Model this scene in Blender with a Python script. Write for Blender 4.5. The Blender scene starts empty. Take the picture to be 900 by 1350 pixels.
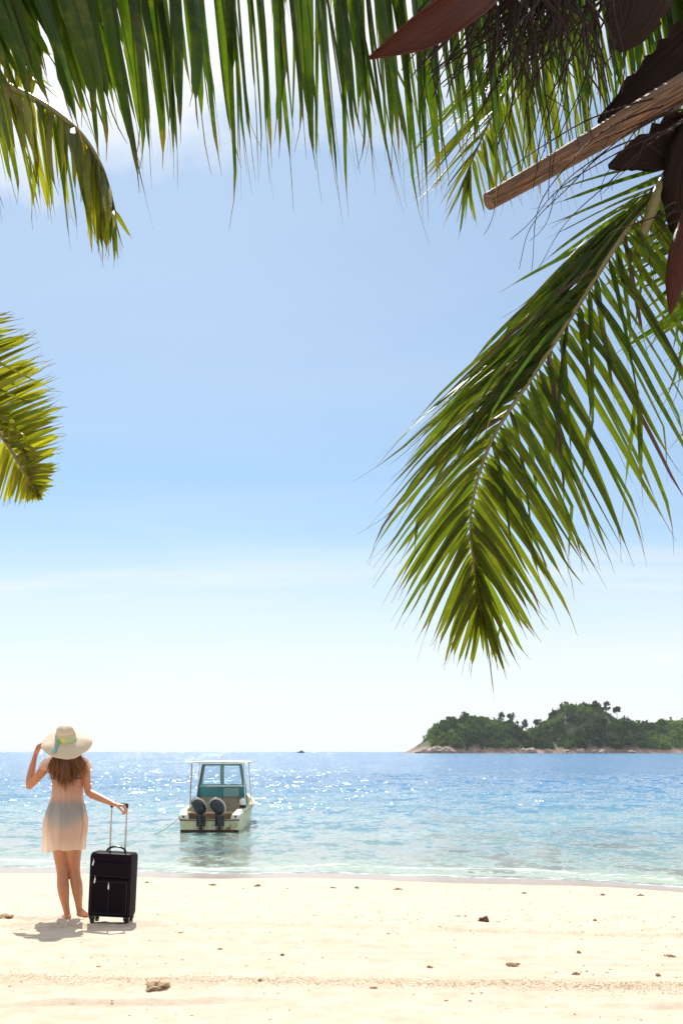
import bpy, bmesh, math, random
import numpy as np
from mathutils import Vector, Matrix, noise as mn

random.seed(7)
rng = np.random.RandomState(7)
R = math.radians
EYE = 1.45                 # camera height above the dry sand
SEA = -0.5                 # water level
F = 1312.0                 # focal length in photo pixels (900 x 1350)
HY = 991.0                 # horizon row
scene = bpy.context.scene
col = scene.collection

def P(px, py, Y):
    """point of the place that stands at distance Y and shows at (px, py)"""
    return Vector(((px - 450) / F * Y, Y, EYE + (HY - py) / F * Y))

# ------------------------------------------------------------------ objects
def link(o, parent=None):
    col.objects.link(o)
    if parent is not None:
        o.parent = parent
    return o

def tag(o, label=None, cat=None, group=None, kind=None):
    if label: o['label'] = label
    if cat: o['category'] = cat
    if group: o['group'] = group
    if kind: o['kind'] = kind
    return o

def empty(name, loc, rot=(0, 0, 0)):
    o = bpy.data.objects.new(name, None)
    o.empty_display_size = 0.2
    o.location = loc; o.rotation_euler = rot
    col.objects.link(o)
    return o

class MB:
    """collects verts and faces of ONE mesh"""
    def __init__(s):
        s.v = []; s.f = []; s.mi = []; s.uv = None
    def add(s, vs, fs, m=0):
        b = len(s.v)
        s.v += [tuple(v) for v in vs]
        s.f += [tuple(i + b for i in f) for f in fs]
        s.mi += [m] * len(fs)
        return s
    def box(s, c, d, rot=None, bev=0.0, m=0, taper=(1, 1)):
        bm = bmesh.new()
        bmesh.ops.create_cube(bm, size=1)
        for v in bm.verts:
            k = (taper[0], taper[1]) if v.co.z > 0 else (1, 1)
            v.co = Vector((v.co.x * d[0] * k[0], v.co.y * d[1] * k[1], v.co.z * d[2]))
        if bev:
            bmesh.ops.bevel(bm, geom=bm.edges[:], offset=bev, segments=3, affect='EDGES', profile=0.6)
        M = Matrix.Translation(c)
        if rot is not None:
            M = M @ (rot if isinstance(rot, Matrix) else Matrix.Rotation(rot, 4, 'Z'))
        bm.transform(M)
        bm.verts.ensure_lookup_table()
        s.add([v.co.copy() for v in bm.verts], [[v.index for v in f.verts] for f in bm.faces], m)
        bm.free(); return s
    def tube(s, pts, rad, n=8, cap=True, flat=1.0, ref=None, m=0, round_caps=False):
        pts = [Vector(p) for p in pts]
        if not hasattr(rad, '__len__'): rad = [rad] * len(pts)
        rad = [r if hasattr(r, '__len__') else (r, r * flat) for r in rad]
        if round_caps:
            d0 = (pts[0] - pts[1]).normalized(); d1 = (pts[-1] - pts[-2]).normalized()
            a = []; ar = []
            for q in (0.97, 0.8, 0.45):
                a.append(pts[0] + d0 * min(rad[0]) * q); k = math.sqrt(1 - q * q); ar.append((rad[0][0] * k, rad[0][1] * k))
            b = []; br = []
            for q in (0.45, 0.8, 0.97):
                b.append(pts[-1] + d1 * min(rad[-1]) * q); k = math.sqrt(1 - q * q); br.append((rad[-1][0] * k, rad[-1][1] * k))
            pts = a + pts + b; rad = ar + rad + br
        ref = Vector(ref) if ref is not None else None
        T = []
        for i in range(len(pts)):
            t = pts[min(i + 1, len(pts) - 1)] - pts[max(i - 1, 0)]
            T.append(t.normalized() if t.length > 1e-9 else Vector((0, 0, 1)))
        u = ref if ref is not None else (Vector((0, 0, 1)) if abs(T[0].z) < 0.9 else Vector((1, 0, 0)))
        b = len(s.v); vs = []
        for i, p in enumerate(pts):
            if ref is not None: u = ref
            a = (u - T[i] * u.dot(T[i]))
            if a.length < 1e-6: a = T[i].orthogonal()
            a.normalize(); c = T[i].cross(a); u = a
            for k in range(n):
                th = 2 * math.pi * k / n
                vs.append(p + a * math.cos(th) * rad[i][0] + c * math.sin(th) * rad[i][1])
        fs = []
        for i in range(len(pts) - 1):
            for k in range(n):
                k2 = (k + 1) % n
                fs.append((i * n + k, i * n + k2, (i + 1) * n + k2, (i + 1) * n + k))
        if cap:
            fs.append(tuple(range(n))[::-1]); fs.append(tuple((len(pts) - 1) * n + k for k in range(n)))
        s.add(vs, fs, m); return s
    def ball(s, c, r, rot=None, seg=16, ring=10, m=0):
        if not hasattr(r, '__len__'): r = (r, r, r)
        vs = []; fs = []
        M = rot or Matrix.Identity(4)
        for i in range(1, ring):
            ph = math.pi * i / ring
            for k in range(seg):
                th = 2 * math.pi * k / seg
                vs.append(Vector(c) + M @ Vector((r[0] * math.sin(ph) * math.cos(th), r[1] * math.sin(ph) * math.sin(th), r[2] * math.cos(ph))))
        t = len(vs); vs.append(Vector(c) + M @ Vector((0, 0, r[2]))); vs.append(Vector(c) + M @ Vector((0, 0, -r[2])))
        for i in range(ring - 2):
            for k in range(seg):
                k2 = (k + 1) % seg
                fs.append((i * seg + k, (i + 1) * seg + k, (i + 1) * seg + k2, i * seg + k2))
        for k in range(seg):
            k2 = (k + 1) % seg
            fs.append((t, k, k2)); fs.append((t + 1, (ring - 2) * seg + k2, (ring - 2) * seg + k))
        s.add(vs, fs, m); return s
    def lathe(s, prof, c=(0, 0, 0), n=24, rot=None, m=0):
        """prof: list of (r, z)"""
        M = rot or Matrix.Identity(4); vs = []; fs = []
        for r, z in prof:
            for k in range(n):
                th = 2 * math.pi * k / n
                vs.append(Vector(c) + M @ Vector((r * math.cos(th), r * math.sin(th), z)))
        for i in range(len(prof) - 1):
            for k in range(n):
                k2 = (k + 1) % n
                fs.append((i * n + k, i * n + k2, (i + 1) * n + k2, (i + 1) * n + k))
        s.add(vs, fs, m); return s
    def loft(s, rings, closed=True, cap=True, m=0):
        n = len(rings[0]); vs = [v for r in rings for v in r]; fs = []
        for i in range(len(rings) - 1):
            for k in range(n if closed else n - 1):
                k2 = (k + 1) % n
                fs.append((i * n + k, i * n + k2, (i + 1) * n + k2, (i + 1) * n + k))
        if cap and closed:
            fs.append(tuple(range(n))[::-1]); fs.append(tuple((len(rings) - 1) * n + k for k in range(n)))
        s.add(vs, fs, m); return s
    def mesh(s, name, smooth=True):
        me = bpy.data.meshes.new(name)
        me.from_pydata(s.v, [], s.f)
        me.polygons.foreach_set('material_index', s.mi)
        if smooth:
            me.polygons.foreach_set('use_smooth', [True] * len(me.polygons))
        bm = bmesh.new(); bm.from_mesh(me); bmesh.ops.recalc_face_normals(bm, faces=bm.faces); bm.to_mesh(me); bm.free()
        me.update(); return me
    def build(s, name, mat, parent=None, smooth=True, split=35):
        me = s.mesh(name, smooth)
        for m_ in (mat if isinstance(mat, (list, tuple)) else [mat]): me.materials.append(m_)
        if smooth and split:
            me.set_sharp_from_angle(angle=R(split))
        return link(bpy.data.objects.new(name, me), parent)

# ------------------------------------------------------------------ numpy noise
def _hash(ix, iy, seed):
    h = (ix.astype(np.int64) * 374761393 + iy.astype(np.int64) * 668265263 + seed * 1442695041) & 0xffffffff
    h = ((h ^ (h >> 13)) * 1274126177) & 0xffffffff
    return ((h ^ (h >> 16)) & 0xffffff) / float(0xffffff)
def vnoise(x, y, seed=0):
    ix = np.floor(x); iy = np.floor(y); fx = x - ix; fy = y - iy
    fx = fx * fx * (3 - 2 * fx); fy = fy * fy * (3 - 2 * fy)
    a = _hash(ix, iy, seed); b = _hash(ix + 1, iy, seed); c = _hash(ix, iy + 1, seed); d = _hash(ix + 1, iy + 1, seed)
    return (a * (1 - fx) + b * fx) * (1 - fy) + (c * (1 - fx) + d * fx) * fy - 0.5
def fbm(x, y, octv=4, seed=0):
    s = 0; a = 1
    for o in range(octv):
        s = s + a * vnoise(x, y, seed + o * 17); x = x * 2.03 + 5.1; y = y * 2.03 + 1.7; a *= 0.5
    return s
def sstep(a, b, x):
    t = np.clip((x - a) / (b - a), 0, 1); return t * t * (3 - 2 * t)

# ------------------------------------------------------------------ materials
class NT:
    def __init__(s, name, world=False):
        if world:
            s.t = world.node_tree
        else:
            s.m = bpy.data.materials.new(name); s.m.use_nodes = True; s.t = s.m.node_tree
        s.t.nodes.clear()
    def n(s, kind, **kw):
        nd = s.t.nodes.new('ShaderNode' + kind)
        ins = kw.pop('ins', {})
        for k, v in kw.items(): setattr(nd, k, v)
        for k, v in ins.items(): s.set(nd, k, v)
        return nd
    def set(s, nd, k, v):
        sock = nd.inputs[k]
        if isinstance(v, bpy.types.NodeSocket): s.t.links.new(v, sock)
        elif isinstance(v, bpy.types.Node): s.t.links.new(v.outputs[0], sock)
        else:
            if hasattr(v, '__len__') and len(v) == 3 and sock.type == 'RGBA': v = (*v, 1)
            sock.default_value = v
    def math(s, op, a, b=0.0, clamp=False):
        nd = s.n('Math', operation=op, use_clamp=clamp); s.set(nd, 0, a); s.set(nd, 1, b); return nd.outputs[0]
    def vmath(s, op, a, b=None, scale=None):
        nd = s.n('VectorMath', operation=op); s.set(nd, 0, a)
        if b is not None: s.set(nd, 1, b)
        if scale is not None: s.set(nd, 'Scale', scale)
        return nd.outputs[0]
    def mix(s, fac, a, b, blend='MIX'):
        nd = s.n('Mix', data_type='RGBA', blend_type=blend)
        s.set(nd, 0, fac); s.set(nd, 6, a); s.set(nd, 7, b); return nd.outputs[2]
    def ramp(s, fac, stops, interp='LINEAR'):
        nd = s.n('ValToRGB'); s.set(nd, 0, fac); cr = nd.color_ramp; cr.interpolation = interp
        while len(cr.elements) > 1: cr.elements.remove(cr.elements[-1])
        for i, (p, c) in enumerate(stops):
            e = cr.elements[0] if i == 0 else cr.elements.new(p)
            e.position = p; c = c if hasattr(c, '__len__') else (c, c, c); e.color = (*c[:3], 1)
        return nd.outputs[0]
    def maprange(s, v, a, b, c=0.0, d=1.0, smooth=False):
        nd = s.n('MapRange', interpolation_type='SMOOTHSTEP' if smooth else 'LINEAR')
        s.set(nd, 0, v); s.set(nd, 1, a); s.set(nd, 2, b); s.set(nd, 3, c); s.set(nd, 4, d); return nd.outputs[0]
    def noise(s, vec, scale, detail=3, rough=0.5, out=0, dist=0.0):
        nd = s.n('TexNoise', ins={'Scale': scale, 'Detail': detail, 'Roughness': rough, 'Distortion': dist})
        if vec is not None: s.set(nd, 'Vector', vec)
        return nd.outputs[out]
    def coord(s, which='Object'):
        return s.n('TexCoord').outputs[which]
    def mapping(s, vec, scale=(1, 1, 1), loc=(0, 0, 0), rot=(0, 0, 0)):
        nd = s.n('Mapping'); s.set(nd, 'Vector', vec); s.set(nd, 'Scale', scale); s.set(nd, 'Location', loc); s.set(nd, 'Rotation', rot); return nd.outputs[0]
    def bump(s, h, strength=0.5, dist=0.01):
        return s.n('Bump', ins={'Height': h, 'Strength': strength, 'Distance': dist}).outputs[0]
    def out(s, surf):
        o = s.n('OutputMaterial'); s.set(o, 'Surface', surf); return s.m

def simple(name, c, rough=0.5, metal=0.0, var=0.15, scale=8.0, bump=0.0, bscale=60.0, spec=0.5, dirt=None, dirt_scale=5.0, coat=0.0):
    t = NT(name); oc = t.coord()
    f = t.noise(oc, scale, 4, 0.6)
    lo = tuple(x * (1 - var) for x in c); hi = tuple(min(1, x * (1 + var)) for x in c)
    base = t.mix(f, lo, hi)
    if dirt:
        base = t.mix(t.ramp(t.noise(oc, dirt_scale, 6, 0.65), [(0.5, 0), (0.68, 1)]), base, dirt)
    p = t.n('BsdfPrincipled', ins={'Base Color': base, 'Metallic': metal, 'Specular IOR Level': spec, 'Coat Weight': coat})
    t.set(p, 'Roughness', t.maprange(t.noise(oc, scale * 2.3, 3), 0.3, 0.7, max(0, rough - 0.08), min(1, rough + 0.08)))
    if bump: t.set(p, 'Normal', t.bump(t.noise(oc, bscale, 4, 0.6), bump, 0.01))
    return t.out(p)

SUN_EL, SUN_AZ = R(51), R(-10.5)       # azimuth measured from +Y towards +X
sun_dir = Vector((math.sin(SUN_AZ) * math.cos(SUN_EL), math.cos(SUN_AZ) * math.cos(SUN_EL), math.sin(SUN_EL)))

# ------------------------------------------------------------------ world
world = bpy.data.worlds.new('World'); scene.world = world; world.use_nodes = True
w = NT('', world=world)
sky = w.n('TexSky', sky_type='NISHITA', sun_disc=False, sun_elevation=SUN_EL, sun_rotation=SUN_AZ,
          altitude=0, air_density=1.0, dust_density=0.5, ozone_density=1.6)
gen = w.coord('Generated')
sep = w.n('SeparateXYZ', ins={0: gen})
zc = w.math('MAXIMUM', sep.outputs[2], 0.0)
inv = w.math('DIVIDE', 1.0, w.math('ADD', zc, 0.10))
cp = w.vmath('SCALE', gen, scale=inv)                       # direction carried up to the cloud layer
cpm = w.mapping(cp, scale=(0.9, 0.9, 0.0), loc=(2.3, 0.4, 0))
cl1 = w.noise(cpm, 1.1, 8, 0.58, dist=0.6)
cl2 = w.noise(w.mapping(cp, scale=(0.35, 1.0, 0.0), loc=(5.0, 2.0, 0)), 1.0, 7, 0.55, dist=0.4)
high = w.math('MULTIPLY', w.ramp(cl1, [(0.28, 0), (0.50, 1)]), w.maprange(w.math('ADD', zc, w.math('MULTIPLY', w.math('SUBTRACT', cl1, 0.5), 0.35)), 0.45, 0.57, 0, 1, True))
low = w.math('MULTIPLY', w.ramp(cl2, [(0.36, 0), (0.70, 1)]), w.maprange(zc, 0.36, 0.10, 0, 0.85, True))
thin = w.math('MULTIPLY', w.ramp(cl2, [(0.35, 0), (0.75, 1)]), 0.22)
haz = w.math('MULTIPLY', w.maprange(zc, 0.30, 0.03, 0.0, 0.93, True), w.maprange(cl2, 0.3, 0.7, 0.78, 1.06))
cloud = w.math('MAXIMUM', w.math('MAXIMUM', high, low), w.math('MAXIMUM', haz, w.math('ADD', thin, 0.13)))
tint = w.mix(1.0, sky.outputs[0], (0.83, 1.06, 1.13), 'MULTIPLY')
skyc = w.mix(cloud, tint, (9.2, 9.4, 9.75))
bg = w.n('Background', ins={'Color': skyc, 'Strength': 0.085})
wo = w.n('OutputWorld'); w.set(wo, 'Surface', bg)

sl = bpy.data.lights.new('sun', 'SUN'); sl.energy = 4.9; sl.angle = R(0.53); sl.color = (1.0, 0.95, 0.87)
so = link(bpy.data.objects.new('sun', sl))
so.rotation_euler = (-sun_dir).to_track_quat('-Z', 'Y').to_euler()
so.location = (0, 0, 30)

# ------------------------------------------------------------------ beach
np.seterr(over='ignore', under='ignore')
def shore(x):
    return 15.7 - 0.25 * np.clip(x, -40, 40) + 0.30 * np.sin(x * 0.55 + 0.6) + 0.12 * np.sin(x * 1.7 + 2)
def base_h(x, y):
    u = shore(x) - y
    up = 0.5 * u / 7.6
    up = np.where(up > 0.50, 0.50 + 0.10 * (1 - np.exp(-(up - 0.50) / 0.10)), up)
    g = np.where(u > 0, up, np.maximum(0.062 * u, -3.2 + 0.02 * np.maximum(u, -60)))
    return SEA + g
prints = []
def beach_h(x, y):
    h = base_h(x, y)
    u = shore(x) - y
    dry = sstep(0.9, 2.2, u)
    d = fbm(x * 0.5, y * 0.9, 3, 3) * 0.05 + fbm(x * 2.1, y * 3.4, 3, 9) * 0.018 + fbm(x * 9, y * 12, 3, 5) * 0.006
    near = (1 - sstep(5.6, 8.5, y))
    d = d * dry * (0.85 - 0.30 * near) + dry * 0.0035 * np.sin(28 * (y + 0.25 * fbm(x * 0.8, y * 0.8, 3, 91)) + 2 * fbm(x * 1.5, y, 2, 92)) * sstep(-0.1, 0.25, fbm(x * 0.4, y * 0.6, 2, 93))
    # low ridges thrown up by old waves in the foreground
    l1 = y - (5.93 - 0.045 * x + 0.05 * np.sin(x * 0.9) + 0.05 * fbm(x * 1.1, y * 0, 3, 31))
    d = d + 0.012 * np.exp(-(l1 / 0.12) ** 2)
    l2 = y - (5.43 - 0.02 * x + 0.05 * np.sin(x * 1.7 + 1) + 0.08 * fbm(x * 1.6, y * 0, 3, 41))
    d = d + np.where(l2 > 0, 0.03 * np.exp(-(l2 / 0.10)), 0.03 * np.exp(-(l2 / 0.018) ** 2)) * sstep(-0.3, 0.1, vnoise(x * 0.9, y * 0, 77) + 0.1)
    # slight step running past the woman
    l3 = y - (8.05 - 0.05 * x + 0.09 * np.sin(x * 0.8))
    d = d + 0.022 * (1 / (1 + np.exp(-l3 / 0.05))) * (1 - sstep(8.6, 10.5, y))
    # trampled sand round the feet
    for (cx, cy, rx, ry, a) in prints:
        r2 = ((x - cx) / rx) ** 2 + ((y - cy) / ry) ** 2
        d = d - a * np.exp(-r2 * r2) + a * 0.55 * np.exp(-((np.sqrt(r2) - 1.35) / 0.28) ** 2)
    return h + d
for k in range(46):
    prints.append((-2.35 + rng.normal(0, 0.42), 8.42 + rng.normal(0, 0.26), rng.uniform(.05, .11), rng.uniform(.08, .14), rng.uniform(.006, .022)))
for k in range(90):
    prints.append((rng.uniform(-4.5, 4.5), rng.uniform(6.2, 12.5), rng.uniform(.06, .14), rng.uniform(.08, .18), rng.uniform(-.006, .012)))
prints.append((-3.05, 8.55, .09, .09, -.03))
def bh(x, y):
    return float(beach_h(np.array([float(x)]), np.array([float(y)]))[0])

def grid_obj(name, xs, ys, zfun, mat, attrs=None):
    X, Y = np.meshgrid(xs, ys)
    Z = zfun(X, Y)
    nx, ny = len(xs), len(ys)
    co = np.stack([X, Y, Z], -1).reshape(-1, 3)
    idx = np.arange(nx * ny).reshape(ny, nx)
    q = np.stack([idx[:-1, :-1], idx[:-1, 1:], idx[1:, 1:], idx[1:, :-1]], -1).reshape(-1, 4)
    me = bpy.data.meshes.new(name)
    me.vertices.add(len(co)); me.vertices.foreach_set('co', co.astype(np.float32).ravel())
    me.loops.add(len(q) * 4); me.loops.foreach_set('vertex_index', q.astype(np.int32).ravel())
    me.polygons.add(len(q)); me.polygons.foreach_set('loop_start', np.arange(0, len(q) * 4, 4, dtype=np.int32))
    me.polygons.foreach_set('use_smooth', np.ones(len(q), dtype=bool))
    me.update(calc_edges=True)
    for an, fn in (attrs or {}).items():
        at = me.attributes.new(an, 'FLOAT', 'POINT'); at.data.foreach_set('value', fn(X, Y, Z).astype(np.float32).ravel())
    me.materials.append(mat)
    return link(bpy.data.objects.new(name, me))

def spread(lo, hi, step, far_lo, far_hi, g=1.16):
    a = list(np.arange(lo, hi + step / 2, step))
    s = step; x = a[-1]
    while x < far_hi: s *= g; x += s; a.append(x)
    s = step; x = a[0]; b = []
    while x > far_lo: s *= g; x -= s; b.append(x)
    return np.array(b[::-1] + a)

t = NT('sand'); oc = t.coord()
geo = t.n('NewGeometry'); sp = t.n('SeparateXYZ', ins={0: geo.outputs['Position']})
wet = t.n('Attribute', attribute_name='wet').outputs['Fac']
wn = t.math('ADD', wet, t.math('MULTIPLY', t.math('SUBTRACT', t.noise(oc, 1.3, 5, 0.6), 0.5), 0.5))
wetm = t.maprange(wn, 0.35, 0.6, 0, 1, True)
grain = t.noise(oc, 260, 3, 0.7)
mid = t.noise(oc, 7, 6, 0.65)
dryc = t.mix(t.ramp(mid, [(0.3, 0), (0.7, 1)]), (0.53, 0.425, 0.32), (0.67, 0.56, 0.45))
dryc = t.mix(t.ramp(grain, [(0.62, 0), (0.75, 0.7)]), dryc, (0.36, 0.25, 0.15))
coarse = t.n('Attribute', attribute_name='coarse').outputs['Fac']
cn = t.math('MULTIPLY', coarse, t.ramp(t.noise(oc, 34, 6, 0.75), [(0.46, 0), (0.60, 1)]))
dryc = t.mix(cn, dryc, (0.40, 0.28, 0.16))
wetc = t.mix(mid, (0.31, 0.225, 0.165), (0.41, 0.305, 0.235))
cc = t.mix(wetm, dryc, wetc)
p = t.n('BsdfPrincipled', ins={'Base Color': cc})
t.set(p, 'Roughness', t.maprange(wetm, 0, 1, 0.9, 0.20)); t.set(p, 'Specular IOR Level', t.maprange(wetm, 0, 1, 0.15, 0.5))
hsum = t.math('ADD', t.math('MULTIPLY', t.noise(oc, 45, 6, 0.7), 1.0), t.math('MULTIPLY', grain, 0.35))
bs = t.n('Bump', ins={'Height': hsum, 'Distance': 0.02}); t.set(bs, 'Strength', t.maprange(wetm, 0, 1, 0.5, 0.08))
t.set(p, 'Normal', bs.outputs[0])
M_sand = t.out(p)

def a_wet(X, Y, Z):
    u = shore(X) - Y
    return (1 - sstep(0.7, 2.3, u)) * sstep(-1.2, 0.0, u)
def a_coarse(X, Y, Z):
    l1 = Y - (5.93 - 0.045 * X + 0.05 * np.sin(X * 0.9) + 0.05 * fbm(X * 1.1, Y * 0, 3, 31))
    c = np.exp(-(l1 / 0.13) ** 2)
    l3 = Y - (8.02 - 0.05 * X + 0.09 * np.sin(X * 0.8))
    c = np.maximum(c, 0.45 * np.exp(-(l3 / 0.10) ** 2))
    l4 = shore(X) - Y - 1.9
    return np.maximum(c, 0.5 * np.exp(-(l4 / 0.25) ** 2))
xs = spread(-6.2, 6.2, 0.03, -3500, 3500, 1.22)
ys = np.concatenate([spread(4.6, 13, 0.035, -300, 13, 1.25), spread(13.08, 17.5, 0.08, 17.4, 5200, 1.15)[0:]])
ys = np.unique(np.round(ys, 4))
beach = grid_obj('beach', xs, ys, beach_h, M_sand, {'wet': a_wet, 'coarse': a_coarse})
tag(beach, kind='structure')

# ------------------------------------------------------------------ sea
waves = []
for k in range(34):
    L = 0.35 * (1.19 ** k) * rng.uniform(0.9, 1.1)
    if L > 9: L = rng.uniform(0.6, 5)
    th = rng.normal(-0.15, 0.55) + math.pi / 2
    waves.append((L, th, rng.uniform(0, 6.28), 0.0042 * L ** 0.80))
def ystep(y):
    return 0.05 * (y / 14.0) ** 2
def sea_h(X, Y):
    dep = SEA - base_h(X, Y)
    calm = 0.16 + 0.84 * sstep(0.15, 2.2, dep)
    z = np.zeros_like(X)
    wx = X + 0.4 * fbm(X * 0.3, Y * 0.3, 2, 4); wy = Y + 0.6 * fbm(X * 0.25, Y * 0.3, 2, 8)
    for L, th, ph, a in waves:
        k = 2 * math.pi / L
        fade = 1 - sstep(L / 3.2, L / 2.0, np.maximum(ystep(Y), 0.05))
        z = z + a * fade * np.sin(k * (wx * math.cos(th) + wy * math.sin(th)) + ph)
    z = z * calm * (1 + 0.8 * fbm(X * 0.12, Y * 0.2, 2, 21))
    # the last small wave lapping on the shore
    u = Y - shore(X)
    q = u - 0.9 - 0.25 * np.sin(X * 0.7) - 0.35 * fbm(X * 1.3, Y * 0, 3, 61)
    lap = 0.6 + 0.9 * vnoise(X * 0.9, Y * 0, 51)
    z = z + 0.040 * lap * 0.8 * np.exp(-(q / 0.16) ** 2)
    return SEA + z * sstep(-0.3, 0.5, u) + 0.006
yl = [12.6]
while yl[-1] < 9000:
    y = yl[-1]; yl.append(y + max(0.05, min(ystep(y), 0.07 * y)))
xs = spread(-11, 11, 0.055, -4500, 4500, 1.12)
t = NT('sea_water'); geo = t.n('NewGeometry'); pos = geo.outputs['Position']
dep = t.n('Attribute', attribute_name='depth').outputs['Fac']
rough = t.n('Attribute', attribute_name='dist').outputs['Fac']
patch = t.noise(t.mapping(pos, scale=(0.10, 0.24, 0)), 1.0, 6, 0.68)
body = t.ramp(t.maprange(dep, 0.0, 3.4, 0, 1), [(0.0, (0.40, 0.60, 0.52)), (0.16, (0.25, 0.43, 0.42)), (0.42, (0.105, 0.26, 0.35)), (0.8, (0.040, 0.175, 0.32)), (1.0, (0.030, 0.15, 0.30))])
body = t.mix(t.math('MULTIPLY', t.ramp(patch, [(0.40, 0), (0.60, 1)]), 0.8), body, t.mix(0.5, body, (0.01, 0.08, 0.25)))
# facets: every wavelet leans the surface its own way
nA = t.n('TexNoise', ins={'Scale': 1.0, 'Detail': 4, 'Roughness': 0.72, 'Vector': t.mapping(pos, scale=(1.5, 0.9, 0))}).outputs['Color']
nB = t.n('TexNoise', ins={'Scale': 1.0, 'Detail': 2, 'Roughness': 0.6, 'Vector': t.mapping(pos, scale=(8.0, 6.0, 0))}).outputs['Color']
va = t.vmath('SUBTRACT', nA, (0.5, 0.5, 0.5)); vb = t.vmath('SUBTRACT', nB, (0.5, 0.5, 0.5))
calm = t.maprange(dep, 0.05, 1.5, 0.35, 1.0, True)
gust = t.maprange(patch, 0.3, 0.7, 1.35, 0.5)
amp = t.math('MULTIPLY', t.math('MULTIPLY', calm, gust), t.maprange(rough, 0.1, 0.5, 1.0, 1.5))
v = t.vmath('ADD', t.vmath('MULTIPLY', va, (2.1, 2.5, 0)), t.vmath('MULTIPLY', vb, (1.0, 1.1, 0)))
v = t.vmath('SCALE', v, scale=amp)
nrm = t.vmath('NORMALIZE', t.vmath('ADD', geo.outputs['Normal'], v))
fres = t.n('Fresnel', ins={'IOR': 1.333, 'Normal': nrm}).outputs[0]
fres = t.math('MINIMUM', fres, 0.9)
gl = t.n('BsdfGlossy', ins={'Color': (1, 1, 1, 1), 'Roughness': 0.13, 'Normal': nrm})
tr = t.n('BsdfTransparent', ins={'Color': (0.80, 0.97, 0.95, 1)})
df = t.n('BsdfDiffuse', ins={'Color': body})
opac = t.math('SUBTRACT', 1.0, t.math('POWER', 2.71828, t.math('MULTIPLY', dep, -2.0)), clamp=True)
under = t.n('MixShader', ins={0: opac, 1: tr, 2: df})
surf = t.n('MixShader', ins={0: fres, 1: under, 2: gl})
foamn = t.noise(t.mapping(pos, scale=(1.6, 5.0, 1)), 2.0, 6, 0.7)
foam_a = t.n('Attribute', attribute_name='foam').outputs['Fac']
foamf = t.math('MULTIPLY', foam_a, t.ramp(foamn, [(0.47, 0), (0.58, 0.9)]))
fo = t.n('BsdfDiffuse', ins={'Color': (0.85, 0.86, 0.84, 1)})
surf = t.n('MixShader', ins={0: foamf, 1: surf, 2: fo})
M_sea = t.out(surf)
def a_depth(X, Y, Z):
    return np.maximum(SEA - base_h(X, Y), 0.0)
def a_dist(X, Y, Z):
    return np.clip(Y / 400, 0, 1)
def a_foam(X, Y, Z):
    u = Y - shore(X)
    q = u - 0.9 - 0.25 * np.sin(X * 0.7) - 0.35 * fbm(X * 1.3, Y * 0, 3, 61)
    return np.maximum(np.exp(-((q + 0.12) / 0.12) ** 2) * 0.75, 0.9 * np.exp(-((u + 0.10 * np.sin(X * 3) - 0.02) / 0.12) ** 2))
sea = grid_obj('sea', xs, np.array(yl), sea_h, M_sea, {'depth': a_depth, 'dist': a_dist, 'foam': a_foam})
tag(sea, kind='structure')

# ------------------------------------------------------------------ palms
t = NT('palm_leaflet')
lc = t.n('Attribute', attribute_name='lc'); sc_ = t.n('SeparateColor', ins={0: lc.outputs['Color']})
rnd, along, yel = sc_.outputs[0], sc_.outputs[1], sc_.outputs[2]
oc = t.coord()
nz = t.noise(oc, 14, 4, 0.6)
g = t.mix(rnd, (0.008, 0.021, 0.004), (0.024, 0.055, 0.008))
g = t.mix(yel, g, (0.22, 0.19, 0.025))
g = t.mix(t.math('MULTIPLY', t.ramp(nz, [(0.5, 0), (0.75, 1)]), 0.35), g, (0.16, 0.15, 0.03))
tipm = t.math('ADD', along, t.math('MULTIPLY', t.math('SUBTRACT', nz, 0.5), 0.25))
tipm = t.maprange(tipm, 0.82, 0.94, 0, 1, True)
spots = t.ramp(t.noise(oc, 38, 4, 0.7), [(0.66, 0), (0.72, 1)])
g = t.mix(t.math('MAXIMUM', t.math('MULTIPLY', tipm, 0.9), t.math('MULTIPLY', spots, 0.5)), g, (0.075, 0.045, 0.02))
trc = t.mix(1.0, g, (3.7, 4.1, 1.0), 'MULTIPLY')
trc = t.mix(0.15, trc, (0.16, 0.26, 0.005))
d = t.n('BsdfPrincipled', ins={'Base Color': g, 'Roughness': 0.42, 'Specular IOR Level': 0.14})
ve = t.n('TexWave', wave_type='BANDS', ins={'Scale': 1.0})
t.set(d, 'Normal', t.bump(t.noise(t.mapping(oc, scale=(60, 60, 6)), 3, 3), 0.15, 0.01))
tl = t.n('BsdfTranslucent', ins={'Color': trc})
mx = t.n('MixShader', ins={0: 0.40, 1: d, 2: tl})
M_leaf = t.out(mx)

t = NT('dry_leaflet'); oc = t.coord()
c = t.mix(t.noise(oc, 20, 4, 0.6), (0.05, 0.025, 0.012), (0.12, 0.065, 0.03))
d = t.n('BsdfPrincipled', ins={'Base Color': c, 'Roughness': 0.6})
tl = t.n('BsdfTranslucent', ins={'Color': (0.10, 0.05, 0.02, 1)})
M_dry = t.out(t.n('MixShader', ins={0: 0.2, 1: d, 2: tl}))

t = NT('palm_rachis'); oc = t.coord()
c = t.mix(t.noise(oc, 6, 5, 0.6), (0.13, 0.12, 0.03), (0.25, 0.20, 0.05))
c = t.mix(t.ramp(t.noise(oc, 30, 4, 0.7), [(0.55, 0), (0.7, 0.7)]), c, (0.17, 0.09, 0.035))
M_rach = t.out(t.n('BsdfPrincipled', ins={'Base Color': c, 'Roughness': 0.45}))

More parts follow.
